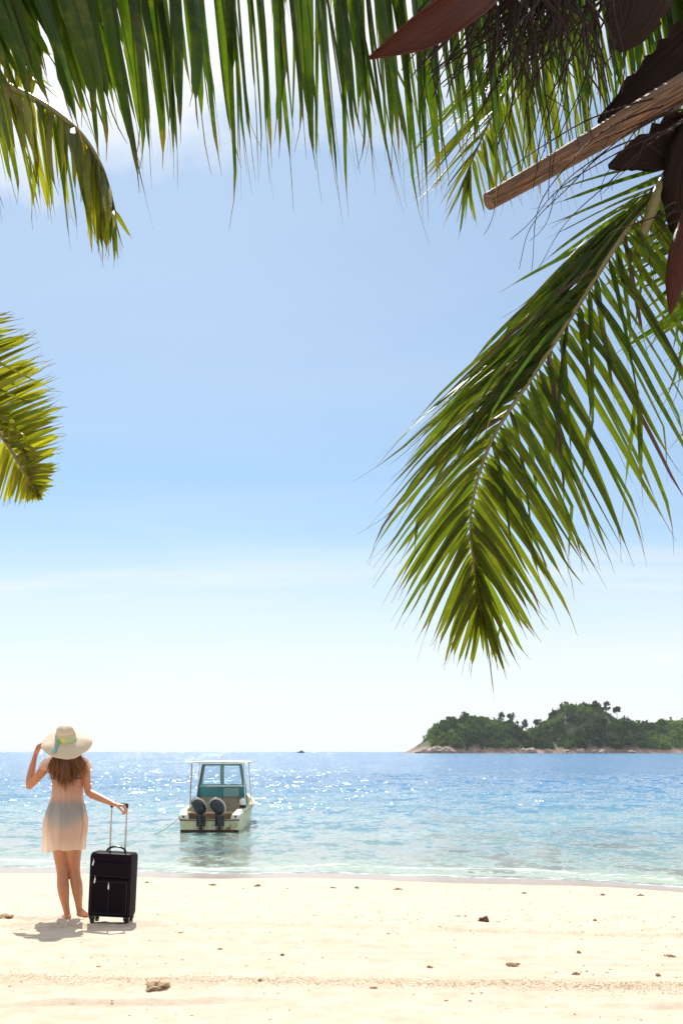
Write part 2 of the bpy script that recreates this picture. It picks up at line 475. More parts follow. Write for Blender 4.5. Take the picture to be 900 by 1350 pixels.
t = NT('cut_palm_stalk'); oc = t.coord('UV')
oc2 = t.coord()
s1 = t.noise(t.mapping(oc, scale=(46, 2.2, 1)), 1.0, 6, 0.62, dist=0.4)
c = t.mix(t.ramp(s1, [(0.40, 0), (0.60, 1)]), (0.045, 0.018, 0.009), (0.30, 0.15, 0.065))
c = t.mix(t.ramp(t.noise(t.mapping(oc, scale=(12, 5, 1)), 1.3, 6, 0.7), [(0.55, 0), (0.70, 0.8)]), c, (0.09, 0.04, 0.022))
p = t.n('BsdfPrincipled', ins={'Base Color': c, 'Roughness': 0.62})
t.set(p, 'Normal', t.bump(s1, 0.7, 0.02))
M_stalk = t.out(p)

def fibre_mat(name, c0, c1, rough=0.5, tr=None):
    t = NT(name); oc = t.coord('UV')
    s = t.noise(t.mapping(oc, scale=(26, 1.4, 1)), 1.0, 6, 0.65, dist=0.3)
    c = t.mix(t.ramp(s, [(0.35, 0), (0.68, 1)]), c0, c1)
    p = t.n('BsdfPrincipled', ins={'Base Color': c, 'Roughness': rough, 'Specular IOR Level': 0.2})
    t.set(p, 'Normal', t.bump(s, 0.5, 0.01))
    if tr:
        tl = t.n('BsdfTranslucent', ins={'Color': (*tr, 1)})
        return t.out(t.n('MixShader', ins={0: 0.25, 1: p, 2: tl}))
    return t.out(p)
M_spathe = fibre_mat('brown_spathe', (0.055, 0.014, 0.007), (0.13, 0.038, 0.018), 0.42, (0.20, 0.04, 0.015))
M_sheath = fibre_mat('dark_leaf_sheath', (0.006, 0.003, 0.002), (0.034, 0.014, 0.007), 0.85)
M_wisp = simple('dry_flower_stalk', (0.022, 0.010, 0.006), 0.7, var=0.5, spec=0.2, scale=20)
t = NT('palm_bark'); oc = t.coord()
rg = t.n('TexWave', wave_type='BANDS', bands_direction='Z', ins={'Scale': 2.2, 'Distortion': 3.0, 'Detail': 4, 'Detail Scale': 2.0, 'Vector': oc})
c = t.mix(rg.outputs['Fac'], (0.12, 0.085, 0.06), (0.27, 0.21, 0.16))
c = t.mix(t.ramp(t.noise(oc, 9, 6, 0.7), [(0.4, 0), (0.7, 1)]), c, (0.17, 0.10, 0.06))
p = t.n('BsdfPrincipled', ins={'Base Color': c, 'Roughness': 0.85})
t.set(p, 'Normal', t.bump(t.math('ADD', rg.outputs['Fac'], t.noise(oc, 30, 5, 0.7)), 0.6, 0.03))
M_bark = t.out(p)

def catmull(pts, u):
    n = len(pts) - 1
    x = min(max(u, 0), 1) * n; i = min(int(x), n - 1); f = x - i
    p0 = pts[max(i - 1, 0)]; p1 = pts[i]; p2 = pts[i + 1]; p3 = pts[min(i + 2, n)]
    return 0.5 * ((2 * p1) + (p2 - p0) * f + (2 * p0 - 5 * p1 + 4 * p2 - p3) * f * f + (3 * p1 - p0 - 3 * p2 + p3) * f ** 3)
def interp(keys, t):
    if t <= keys[0][0]: return [float(x) for x in keys[0][1:]]
    for a, b in zip(keys[:-1], keys[1:]):
        if t <= b[0]:
            f = (t - a[0]) / (b[0] - a[0])
            return [x + (y - x) * f for x, y in zip(a[1:], b[1:])]
    return [float(x) for x in keys[-1][1:]]

class LeafMesh:
    def __init__(s): s.v = []; s.f = []; s.c = []
    def leaflet(s, R0, C, E, wmax, wdir, rnd, yel, fold=0.55, K=12, kink=None, curl=0.0, hair=0.1, twist=0.0, wr=0.12, roll=0.0):
        pts = []
        for i in range(K + 1):
            q = i / K
            pts.append((1 - q) ** 2 * R0 + 2 * q * (1 - q) * C + q * q * E)
        L = sum((pts[i + 1] - pts[i]).length for i in range(K))
        if kink:
            qk, dirn = kink; ik = max(1, int(qk * K)); base = pts[ik]
            for i in range(ik + 1, K + 1):
                seg = (pts[i] - pts[i - 1]).length if i > ik + 1 else L / K
                step = L / K
                base = base + dirn * step
                pts[i] = base
        b = len(s.v); u = wdir
        side0 = None
        for i in range(K + 1):
            q = i / K
            T = (pts[min(i + 1, K)] - pts[max(i - 1, 0)])
            if T.length < 1e-6: T = Vector((0, 0, -1))
            T.normalize()
            a = u - T * u.dot(T)
            if a.length < 1e-4: a = T.orthogonal()
            a.normalize(); u = a
            N = T.cross(a)
            if side0 is None: side0 = 1 if N.z > 0 else -1
            N = N * side0
            if roll or twist:
                ang = roll + twist * q
                ca, sa = math.cos(ang), math.sin(ang)
                a2 = a * ca + N * sa; N2 = N * ca - a * sa
                a, N = a2, N2
            rise = min(1.0, (q / wr)) ** 0.6
            wd = wmax * rise * max(0.0, (1 - q)) ** 0.5 * (1 - 0.2 * q)
            if q > 1 - hair: wd = min(wd, wmax * 0.07)
            wd = max(wd, 0.0014)
            p = pts[i].copy()
            if curl and q > 0.8: p += a * curl * ((q - 0.8) / 0.2) ** 2
            fo = fold * (0.6 + 0.4 * math.sin(q * 5 + rnd * 9))
            s.v += [p - a * wd * 0.5 * math.cos(fo) - N * wd * 0.5 * math.sin(fo), p, p + a * wd * 0.5 * math.cos(fo) - N * wd * 0.5 * math.sin(fo)]
            s.c += [(rnd, q, yel, 1)] * 3
        for i in range(K):
            o = b + i * 3
            s.f += [(o, o + 1, o + 4, o + 3), (o + 1, o + 2, o + 5, o + 4)]
    def build(s, name, mat, parent):
        me = bpy.data.meshes.new(name); me.from_pydata([tuple(v) for v in s.v], [], s.f)
        at = me.color_attributes.new('lc', 'FLOAT_COLOR', 'POINT')
        at.data.foreach_set('color', np.array(s.c, dtype=np.float32).ravel())
        me.materials.append(mat)
        return link(bpy.data.objects.new(name, me), parent)

def frond(parent, ctrl, sides, r0=0.03, r1=0.004, seed=1, yel=(0, 0.1), wmax=0.05, label=None, dry=0, flat=0.75):
    """ctrl: pixel+distance of the midrib; sides: each a dict with keys (t, tip px, tip py, tip distance, arch)"""
    rs = random.Random(seed)
    cp = [P(*c) for c in ctrl]
    inv = parent.matrix_world.inverted() if False else Matrix.Translation(-parent.location)
    n = 48
    line = [catmull(cp, i / n) for i in range(n + 1)]
    mb = MB()
    mb.tube([inv @ p for p in line], [(r0 + (r1 - r0) * (i / n) ** 0.8) for i in range(n + 1)], n=8, flat=flat)
    ra = mb.build('frond', M_rach, parent)
    if label: ra['label'] = label
    lm = LeafMesh(); dm = LeafMesh()
    for sd in sides:
        N = sd['n']; keys = sd['keys']; t0, t1 = sd.get('t0', keys[0][0]), sd.get('t1', keys[-1][0])
        jit = sd.get('jit', 10); dj = sd.get('dj', 0.10); wm = sd.get('w', wmax); roll = sd.get('roll', 0.0)
        for k in range(N):
            t = t0 + (t1 - t0) * (max(0.0, k + rs.uniform(-0.25, 0.25)) / max(1, N - 1)) ** sd.get('pw', 1.0)
            t = min(max(t, 0), 1)
            R0 = catmull(cp, t)
            dR = (catmull(cp, min(1, t + 0.01)) - catmull(cp, max(0, t - 0.01))).normalized()
            px, py, Y, arch = interp(keys, t)
            sh = rs.uniform(-1, 1)
            short = rs.uniform(sd.get('smin', 0.86), 1.04)
            E = P(px + rs.gauss(0, jit), py + rs.gauss(0, jit), Y + rs.gauss(0, dj))
            E = R0 + (E - R0) * short
            L = (E - R0).length
            mid = R0.lerp(E, 0.45)
            up = Vector((0, 0, 1)) * arch * L + Vector((rs.gauss(0, 0.03), rs.gauss(0, 0.05), 0)) * L
            if 'bow' in sd: up += Vector(sd['bow']) * L
            C = mid + up
            kink = None
            if rs.random() < sd.get('kink', 0.08):
                d0 = (E - C).normalized()
                kink = (rs.uniform(0.5, 0.8), (d0 * 0.35 + Vector((rs.gauss(0, .25), rs.gauss(0, .25), -0.8))).normalized())
            wl = wm * rs.uniform(0.75, 1.15) * sd.get('wf', lambda t: 1.0)(t)
            target = dm if rs.random() < dry else lm
            if rs.random() < sd.get('twin', 0.0):
                E2 = E + Vector((rs.uniform(-.05, .05), rs.uniform(-.03, .03), rs.uniform(-.12, .02)))
                target.leaflet(R0, C + (E2 - E) * .3, E2, wl * 0.7, dR, rs.random(), min(1, max(0, rs.uniform(*yel))), curl=rs.gauss(0, 0.03) * L, hair=rs.uniform(0.08, 0.2), twist=rs.gauss(0, 0.5), fold=0.5, roll=rs.gauss(0, 0.3), K=12)
            target.leaflet(R0, C, E, wl, dR + Vector((rs.gauss(0, .12), rs.gauss(0, .12), rs.gauss(0, .12))), rs.random(),
                       min(1, max(0, rs.uniform(*yel) + sd.get('yadd', 0.0) + sd.get('yt', 0.0) * t * t)), kink=kink, curl=rs.gauss(0, 0.03) * L, hair=rs.uniform(0.08, 0.2),
                       twist=rs.gauss(0, 0.5), fold=rs.uniform(0.3, 0.8), roll=roll + rs.gauss(0, 0.28), K=sd.get('K', 12))
    lm.v = [inv @ v for v in lm.v]; dm.v = [inv @ v for v in dm.v]
    lm.build('leaflets', M_leaf, ra)
    if dm.v: dm.build('dry_leaflets', M_dry, ra)
    return ra

def spathe(parent, name, pts, widths, mat, depth=0.35, wdir=(0, -0.2, 1), n=14, fray=0.0, label=None, thick=0.004, seed=2):
    """boat-shaped woody bract: half-open shell along a line"""
    rs = random.Random(seed)
    cp = [P(*c) for c in pts]; inv = Matrix.Translation(-parent.location)
    m = 22; V = []; F_ = []; U = []
    for i in range(m + 1):
        q = i / m; c = catmull(cp, q)
        T = (catmull(cp, min(1, q + 0.02)) - catmull(cp, max(0, q - 0.02))).normalized()
        a = Vector(wdir); a = (a - T * a.dot(T)).normalized(); N = T.cross(a)
        x = q * (len(widths) - 1); j = min(int(x), len(widths) - 2); wd = widths[j] + (widths[j + 1] - widths[j]) * (x - j)
        for k in range(n + 1):
            s_ = k / n * 2 - 1
            ed = 1 + fray * (rs.uniform(-1, 1) if abs(s_) > 0.85 else 0)
            V.append(inv @ (c + a * wd * 0.5 * math.sin(s_ * 1.45) * ed + N * wd * depth * (math.cos(s_ * 1.45) - 0.3) + Vector((0, 0, 0.004 * rs.uniform(-1, 1)))))
            U.append((k / n, q))
    for i in range(m):
        for k in range(n):
            o = i * (n + 1) + k; F_.append((o, o + 1, o + n + 2, o + n + 1))
    me = bpy.data.meshes.new(name); me.from_pydata([tuple(v) for v in V], [], F_)
    uv = me.uv_layers.new(name='UVMap')
    for lp in me.loops: uv.data[lp.index].uv = U[lp.vertex_index]
    me.polygons.foreach_set('use_smooth', [True] * len(F_)); me.materials.append(mat)
    o = link(bpy.data.objects.new(name, me), parent)
    sm = o.modifiers.new('solid', 'SOLIDIFY'); sm.thickness = thick; sm.offset = 0
    if label: o['label'] = label
    return o

def trunk(parent, top, base, r_top, r_base, bulge=0.0):
    m = 60; pts = []; rad = []
    for i in range(m + 1):
        q = i / m; p = base.lerp(top, q); p.x += bulge * math.sin(q * math.pi)
        pts.append(p - parent.location); rad.append((r_base + (r_top - r_base) * min(1, q * 1.6) ** 0.6) * (1 + 0.045 * (i % 2)) * (1 + 0.5 * max(0, 0.06 - q) / 0.06))
    return MB().tube(pts, rad, n=24, ref=(0, 1, 0)).build('trunk', M_bark, parent, split=60)

# ---- the palm on the right
rx, ry = 3.05, 5.95
palm = empty('palm_tree', (rx, ry, bh(rx, ry) - 0.05))
tag(palm, 'tall coconut palm at upper right with a cut stalk, brown spathes and hanging fronds', 'palm tree', 'coconut palms framing the beach')
crown = P(985, 120, 6.15)
trunk(palm, P(958, 235, 6.15), Vector((rx, ry, bh(rx, ry) - 0.1)), 0.15, 0.2, 0.10)

# big frond across the top of the view
A = [(985, 60, 6.9), (850, -95, 6.6), (690, -120, 5.7), (520, -122, 4.6), (330, -118, 3.7), (150, -105, 3.1), (-10, -95, 2.85), (-150, -60, 2.7)]
def ak(dx=0, dy=0, dY=0.0):
    k = [(0.0, 1000, 130, 6.9), (0.143, 885, 185, 6.7), (0.22, 810, 225, 6.3), (0.286, 735, 250, 5.8), (0.36, 650, 285, 5.2), (0.429, 555, 278, 4.6), (0.5, 458, 280, 4.1), (0.571, 352, 262, 3.7),
         (0.64, 272, 246, 3.3), (0.714, 205, 238, 3.15), (0.78, 148, 214, 3.0), (0.857, 85, 170, 2.9), (1.0, -20, 140, 2.8)]
    return [(a, x + dx, y + dy, Y + dY, 0.04) for a, x, y, Y in k]
frond(palm, A, [
    dict(n=66, twin=0.55, keys=ak(0, 0, -0.10), jit=8, dj=0.05, w=0.072, kink=0.08, smin=0.82, K=16),
    dict(n=66, twin=0.4, keys=ak(6, -18, 0.28), jit=9, dj=0.06, w=0.066, kink=0.08, smin=0.72, K=16),
    dict(n=130, t0=0.02, t1=0.52, keys=ak(10, -10, 0.25), jit=18, dj=0.2, w=0.075, kink=0.1, smin=0.6, K=14),
    dict(n=60, keys=ak(4, -55, 0.15), jit=12, dj=0.08, w=0.060, kink=0.1, smin=0.6, K=16)],
    r0=0.04, r1=0.008, seed=11, yel=(0, 0.08), label='long frond across the top with leaflets hanging straight down')
# frond behind it, paler, tip hanging by the cut stalk
Ef = [(1000, -40, 7.2), (880, -70, 7.2), (780, -20, 7.1), (705, 60, 7.0), (650, 150, 6.9), (612, 235, 6.85)]
frond(palm, Ef, [
    dict(n=44, keys=[(0.2, 700, 90, 7.0, 0.1), (0.4, 600, 160, 6.9, 0.1), (0.55, 540, 200, 6.9, 0.1), (0.7, 535, 255, 6.9, 0.08), (0.85, 560, 285, 6.9, 0.05), (1, 598, 300, 6.85, 0)], jit=7, w=0.042),
    dict(n=60, keys=[(0.1, 950, 210, 7.1, 0.12), (0.3, 890, 230, 7.0, 0.12), (0.45, 810, 250, 6.9, 0.1), (0.6, 735, 270, 6.9, 0.1), (0.75, 690, 268, 6.9, 0.08), (0.9, 650, 290, 6.85, 0.05), (1, 608, 312, 6.85, 0)], jit=8, w=0.045)],
    r0=0.03, seed=12, yel=(0.05, 0.4), label='paler frond behind the cut stalk')
# the sweeping frond on the right
Dr = [(935, 190, 6.15), (868, 245, 6.0), (815, 318, 5.75), (760, 405, 5.5), (702, 495, 5.3), (648, 580, 5.15), (621, 670, 5.1), (624, 745, 5.1), (633, 802, 5.15)]
frond(palm, Dr, [
    dict(n=12, t0=0.04, t1=0.25, keys=[(0.04, 680, 268, 5.9, 0.04), (0.10, 650, 320, 5.8, 0.05), (0.14, 700, 350, 5.7, 0.05), (0.2, 690, 400, 5.5, 0.05), (0.26, 640, 450, 5.4, 0.05)], jit=14, w=0.05, smin=0.75, wf=lambda t: 0.85),
    dict(n=72, yt=0.225, t0=0.16, t1=1.0, keys=[(0.16, 680, 420, 5.3, 0.08), (0.22, 630, 470, 5.2, 0.09), (0.30, 560, 550, 5.1, 0.10), (0.38, 502, 612, 5.0, 0.12), (0.46, 484, 665, 4.95, 0.14), (0.52, 464, 722, 4.95, 0.16), (0.6, 478, 762, 5.0, 0.15), (0.7, 510, 803, 5.05, 0.12),
                     (0.8, 546, 848, 5.1, 0.10), (0.9, 580, 878, 5.1, 0.05), (1, 615, 900, 5.15, 0.0)], jit=7, dj=0.07, w=0.047, smin=0.8, kink=0.06, pw=0.95),
    dict(n=42, t0=0.10, t1=0.5, keys=[(0.14, 720, 400, 5.25, 0.08), (0.22, 660, 480, 5.15, 0.09), (0.30, 600, 560, 5.0, 0.10), (0.40, 560, 640, 4.95, 0.12), (0.5, 530, 700, 4.95, 0.12)], jit=14, dj=0.1, w=0.042, smin=0.72, kink=0.08),
    dict(n=100, yt=0.22, t0=0.06, t1=1.0, keys=[(0.06, 1060, 380, 5.8, 0.06), (0.16, 1010, 500, 5.5, 0.06), (0.24, 985, 570, 5.35, 0.07), (0.32, 945, 650, 5.2, 0.07), (0.40, 905, 712, 5.1, 0.08), (0.48, 850, 752, 5.0, 0.08),
                     (0.56, 805, 780, 4.95, 0.12), (0.64, 770, 795, 4.95, 0.10), (0.72, 730, 815, 5.0, 0.08), (0.8, 708, 845, 5.05, 0.07), (0.9, 680, 882, 5.1, 0.05), (1, 640, 902, 5.15, 0.0)], jit=10, dj=0.08, w=0.054, smin=0.78, kink=0.2, pw=0.95),
    dict(n=16, t0=0.2, t1=0.62, keys=[(0.2, 860, 520, 5.3, 0.12), (0.35, 800, 640, 5.1, 0.12), (0.5, 740, 740, 4.95, 0.10), (0.62, 715, 800, 4.95, 0.08)], jit=22, dj=0.12, w=0.042, smin=0.7, kink=0.3)],
    r0=0.024, r1=0.004, seed=14, yel=(0, 0.18), dry=0.02, label='sweeping frond hanging down at the right')
# frond behind, filling the gap towards the right edge
Hf = [(985, 200, 6.5), (1010, 270, 6.4), (1040, 360, 6.2), (1050, 470, 6.1), (1040, 560, 6.0)]
frond(palm, Hf, [
    dict(n=96, keys=[(0.05, 770, 300, 6.3, 0.15), (0.2, 770, 350, 6.2, 0.15), (0.4, 790, 430, 6.1, 0.15), (0.6, 850, 500, 6.0, 0.15), (0.8, 890, 570, 5.9, 0.12), (1, 950, 640, 5.9, 0.05)], jit=16, w=0.075, smin=0.6)],
    r0=0.03, seed=15, yel=(0, 0.15), label='dark frond behind at the right edge')
# small fronds above that shade the crown
Kf = [(985, 40, 6.3), (900, -180, 6.2), (760, -260, 6.0), (600, -250, 5.8), (450, -190, 5.6), (340, -100, 5.5)]
frond(palm, Kf, [
    dict(n=46, keys=[(0.1, 900, 60, 6.3, 0.1), (0.3, 740, 40, 6.1, 0.1), (0.5, 600, 60, 5.9, 0.1), (0.7, 470, 80, 5.8, 0.1), (0.85, 400, 60, 5.7, 0.08), (1, 350, 20, 5.6, 0.0)], jit=12, w=0.05, smin=0.7),
    dict(n=40, keys=[(0.1, 980, -60, 6.6, 0.1), (0.3, 800, 20, 6.5, 0.1), (0.5, 650, 30, 6.3, 0.1), (0.7, 520, 60, 6.2, 0.1), (0.85, 430, 50, 6.0, 0.08), (1, 350, 20, 5.8, 0.0)], jit=12, w=0.05, smin=0.7)],
    r0=0.03, seed=16, yel=(0.1, 0.5), label='frond behind the top frond')

# fronds higher in the crown, above the top of the view, that shade the ones below
for sd_, ctrl_, ky_ in ((41, [(985, -60, 6.8), (860, -330, 6.3), (660, -430, 5.7), (450, -440, 5.3), (250, -400, 5.0), (60, -320, 4.8)], -120),
                        (42, [(985, -80, 7.2), (880, -380, 7.2), (720, -560, 6.8), (540, -600, 6.4), (360, -540, 6.1), (200, -420, 5.9)], -240)):
    frond(palm, ctrl_, [dict(n=60, w=0.07, jit=16, smin=0.75, keys=[(0.08, 960, ky_ - 20, ctrl_[0][2], 0.06), (0.3, 760, ky_, ctrl_[1][2], 0.06), (0.55, 520, ky_, ctrl_[3][2], 0.06), (0.8, 290, ky_ + 10, ctrl_[4][2], 0.06), (1, 60, ky_ + 10, ctrl_[5][2], 0.0)]),
                        dict(n=60, w=0.07, jit=16, smin=0.7, keys=[(0.08, 960, ky_ - 160, ctrl_[0][2] + .7, 0.1), (0.3, 760, ky_ - 120, ctrl_[1][2] + .7, 0.1), (0.55, 520, ky_ - 120, ctrl_[3][2] + .7, 0.1), (0.8, 290, ky_ - 90, ctrl_[4][2] + .6, 0.1), (1, 60, ky_ - 20, ctrl_[5][2] + .2, 0.0)])],
          r0=0.03, seed=sd_, yel=(0, 0.1))

# cut stalk
def stalk(parent):
    pts = [(1000, 66, 6.05), (930, 98, 5.95), (860, 138, 5.85), (790, 180, 5.75), (715, 224, 5.65), (643, 265, 5.55)]
    cp = [P(*c) for c in pts]; inv = Matrix.Translation(-parent.location)
    n, m = 20, 30; V = []; U = []; F_ = []
    for i in range(m + 1):
        q = i / m; c = catmull(cp, q); T = (catmull(cp, min(1, q + .02)) - catmull(cp, max(0, q - .02))).normalized()
        a = Vector((0, 0, 1)); a = (a - T * a.dot(T)).normalized(); b = T.cross(a)
        ra_ = 0.108 + (0.052 - 0.108) * q ** 0.8
        for k in range(n + 1):
            th = 2 * math.pi * k / n
            rr = ra_ * (1 + 0.05 * math.sin(3 * th + q * 2) + 0.02 * math.sin(11 * th + 4 * q))
            V.append(inv @ (c + a * math.cos(th) * rr * (0.82 if math.cos(th) > 0 else 1) + b * math.sin(th) * rr * 0.8)); U.append((k / n, q * 3))
    for i in range(m):
        for k in range(n):
            o = i * (n + 1) + k; F_.append((o, o + 1, o + n + 2, o + n + 1))
    e = m * (n + 1); V.append(sum([V[e + k] for k in range(n)], Vector()) / n); U.append((0.5, 3.1))
    for k in range(n): F_.append((e + k, e + k + 1, len(V) - 1))
    me = bpy.data.meshes.new('cut_stalk'); me.from_pydata([tuple(v) for v in V], [], F_)
    uv = me.uv_layers.new(name='UVMap')
    for lp in me.loops: uv.data[lp.index].uv = U[lp.vertex_index]
    me.polygons.foreach_set('use_smooth', [True] * len(F_)); me.materials.append(M_stalk); me.set_sharp_from_angle(angle=R(50))
    o = link(bpy.data.objects.new('cut_stalk', me), parent); o['label'] = 'bare light brown stalk sawn off at its end'
stalk(palm)
spathe(palm, 'spathe', [(860, -120, 5.4), (760, -95, 4.5), (690, -55, 3.9), (630, -8, 3.65), (570, 34, 3.55), (520, 60, 3.5), (487, 76, 3.5)], [0.03, 0.05, 0.09, 0.125, 0.125, 0.06, 0.004], M_spathe, seed=3, label='reddish brown spathe pointing left at the top')
spathe(palm, 'spathe', [(860, -70, 5.6), (850, -30, 5.5), (838, 10, 5.4), (828, 40, 5.35), (812, 68, 5.3)], [0.30, 0.36, 0.33, 0.22, 0.03], M_sheath, wdir=(1, 0, 0.25), seed=4, fray=0.14, label='broad dark bract hanging at the top')
spathe(palm, 'leaf_sheath', [(1010, 20, 6.3), (950, 50, 6.2), (895, 92, 6.15), (840, 132, 6.1), (788, 162, 6.1)], [0.40, 0.46, 0.43, 0.27, 0.02], M_sheath, wdir=(0, 0.1, 1), seed=5, fray=0.14)
spathe(palm, 'leaf_sheath', [(1000, 175, 6.05), (945, 176, 5.95), (895, 183, 5.9), (850, 203, 5.85), (802, 220, 5.8)], [0.26, 0.31, 0.31, 0.20, 0.02], M_sheath, wdir=(0.1, 0, 1), seed=6, fray=0.2)
spathe(palm, 'leaf_sheath', [(985, 90, 5.9), (945, 150, 5.9), (910, 205, 5.85), (896, 262, 5.8), (905, 320, 5.8)], [0.3, 0.33, 0.28, 0.19, 0.12], M_sheath, wdir=(1, 0, 0.2), seed=8, fray=0.18)
spathe(palm, 'spathe', [(925, 240, 5.5), (912, 290, 5.45), (899, 335, 5.4), (889, 375, 5.38), (883, 414, 5.36)], [0.05, 0.14, 0.15, 0.10, 0.003], M_spathe, wdir=(1, 0, 0.1), seed=7, label='long brown spathe pointing down at the right edge')
spathe(palm, 'leaf_base', [(955, 190, 6.0), (905, 215, 5.9), (872, 248, 5.85), (850, 300, 5.8), (835, 340, 5.8)], [0.16, 0.13, 0.085, 0.05, 0.03], M_rach, wdir=(1, 0, 0.3), seed=9)

# dry flower stalks: wiry branches hanging in front of the fronds
def wisps(parent, roots, label, seed, n, spread_px, tips, rad=0.006):
    rs = random.Random(seed); mb = MB(); inv = Matrix.Translation(-parent.location)
    for i in range(n):
        r = rs.choice(roots); tx, ty = rs.choice(tips)
        a = Vector((r[0] + rs.gauss(0, 16), r[1] + rs.gauss(0, 12), r[2]))
        b = Vector((tx + rs.gauss(0, spread_px), ty + rs.gauss(0, spread_px * 0.7), r[2] - 0.1 + rs.gauss(0, 0.12)))
        c = Vector((a.x + (b.x - a.x) * rs.uniform(0.5, 0.95), a.y + (b.y - a.y) * rs.uniform(0.05, 0.35), (a.z + b.z) / 2))
        pts = []; ph = rs.uniform(0, 6); wv = rs.uniform(3, 10); K = 22
        for k in range(K + 1):
            q = k / K; p = (1 - q) ** 2 * a + 2 * q * (1 - q) * c + q * q * b
            p = p + Vector((math.sin(ph + q * 13) * wv * q, math.cos(ph * 2 + q * 9) * wv * 0.5 * q, 0.02 * math.sin(q * 7 + ph)))
            pts.append(inv @ P(p.x, p.y, p.z))
        mb.tube(pts, [rad * (1 - 0.75 * k / K) * (1 + 0.25 * (k % 3 == 0)) for k in range(K + 1)], n=5)
        if rs.random() < 0.5:
            j = int(K * rs.uniform(0.4, 0.7)); d = Vector((rs.uniform(-.12, .12), rs.uniform(-.05, .05), -rs.uniform(0.06, 0.2)))
            mb.tube([pts[j], pts[j] + d * 0.5 + Vector((0.01, 0, 0)), pts[j] + d], [rad * 0.5, rad * 0.4, rad * 0.2], n=4)
    o = mb.build('flower_stalk', M_wisp, parent); o['label'] = label
wisps(palm, [(800, -50, 4.6), (770, -60, 4.5), (730, -50, 4.4), (860, -60, 4.7)], 'wiry dry branches hanging over the cut stalk', 21, 34, 14,
      [(640, 200), (655, 120), (700, 225), (725, 250), (760, 215), (770, 175), (690, 160), (805, 140), (620, 140), (745, 190)])
wisps(palm, [(880, 130, 5.5), (900, 160, 5.4)], 'few thin curved branches below the cut stalk', 22, 9, 14, [(670, 322), (790, 260), (720, 245), (810, 245), (745, 225), (690, 350)], 0.005)
wisps(palm, [(760, -60, 4.4), (700, -60, 4.2), (660, -50, 4.0), (820, -60, 4.5)], 'tangle of dark dry branches at the top', 23, 110, 26,
      [(600, 60), (640, 90), (690, 70), (720, 110), (760, 90), (600, 110), (680, 130), (560, 90), (800, 110)], 0.008)
wisps(palm, [(905, 270, 5.3)], 'thin branches at the right edge', 24, 6, 16, [(790, 330), (840, 350), (860, 400), (885, 440), (900, 520)], 0.004)

# ---- the palm on the left
lx, ly = -3.75, 5.0
palm2 = empty('palm_tree', (lx, ly, bh(lx, ly) - 0.05))
tag(palm2, 'coconut palm outside the left edge reaching in with two short yellow-green fronds', 'palm tree', 'coconut palms framing the beach')
trunk(palm2, P(-503, 165, 4.62), Vector((lx, ly, bh(lx, ly) - 0.1)), 0.13, 0.19, -0.15)
cm = MB()
for k in range(16):
    a = k / 16 * 6.283 * 2.4; c0 = P(-503, 185, 4.62) - palm2.location + Vector((math.cos(a) * .09, math.sin(a) * .09, -.10))
    o_ = Vector((math.cos(a), math.sin(a), 0)); hh_ = .30 + .02 * k
    cm.tube([c0, c0 + o_ * .06 + Vector((0, 0, hh_ * .35)), c0 + o_ * .03 + Vector((0, 0, hh_ * .75)), c0 - o_ * .03 + Vector((0, 0, hh_ * 1.1))], [(.035, .02), (.075, .03), (.055, .022), (.015, .008)], n=10, ref=(-math.sin(a), math.cos(a), 0))
cm.build('leaf_bases', M_bark, palm2)
for sd_, ctrl_ in ((51, [(-505, 150, 4.6), (-640, -120, 4.5), (-860, -240, 4.4), (-1080, -200, 4.3), (-1220, 0, 4.2)]), (52, [(-505, 140, 4.6), (-520, -200, 4.3), (-600, -480, 3.9), (-720, -640, 3.5), (-860, -620, 3.1)]),
                   (53, [(-505, 160, 4.6), (-700, 100, 4.8), (-900, 160, 5.0), (-1050, 330, 5.1), (-1120, 520, 5.1)])):
    e_ = ctrl_[-1]; m_ = ctrl_[2]
    frond(palm2, ctrl_, [dict(n=50, w=0.05, jit=10, keys=[(0.15, ctrl_[1][0] - 40, ctrl_[1][1] + 260, 4.3, .1), (0.5, m_[0] - 60, m_[1] + 300, m_[2] - .3, .1), (1, e_[0] - 10, e_[1] + 120, e_[2], 0)]),
                         dict(n=50, w=0.05, jit=10, keys=[(0.15, ctrl_[1][0] - 60, ctrl_[1][1] + 120, 5.1, .15), (0.5, m_[0] - 100, m_[1] + 160, m_[2] + .5, .15), (1, e_[0] - 20, e_[1] + 100, e_[2], 0)])], r0=0.03, seed=sd_, yel=(0.1, 0.4))
Bf = [(-500, 150, 4.6), (-330, 60, 4.5), (-180, 48, 4.4), (-70, 72, 4.3), (0, 108, 4.2), (62, 140, 4.1), (105, 175, 4.05), (135, 222, 4.0), (152, 280, 4.0)]
bkeys = [(0.15, -330, 240, 4.4), (0.3, -160, 270, 4.3), (0.42, -20, 300, 4.2), (0.5, 45, 298, 4.15), (0.6, 78, 308, 4.1), (0.7, 108, 325, 4.05), (0.8, 132, 342, 4.0), (0.9, 148, 350, 4.0), (1, 158, 345, 4.0)]
frond(palm2, Bf, [
    dict(n=60, twin=.3, keys=[(a, x, y, Y + 0.12, 0.02) for a, x, y, Y in bkeys], jit=7, dj=0.05, w=0.048, smin=0.8),
    dict(n=44, keys=[(a, x - 18 + 14 * a, y - 100 + 60 * a, Y - 0.22, 0.05) for a, x, y, Y in bkeys], jit=6, dj=0.04, w=0.042, smin=0.8, kink=0.05, roll=0.5),
    dict(n=16, t0=0.8, t1=1.0, keys=[(0.8, 120, 320, 4.0, 0), (1, 165, 325, 4.0, 0)], jit=9, w=0.03)],
    r0=0.03, r1=0.005, seed=31, yel=(0.1, 0.65), label='yellow-green frond bending down at the left')
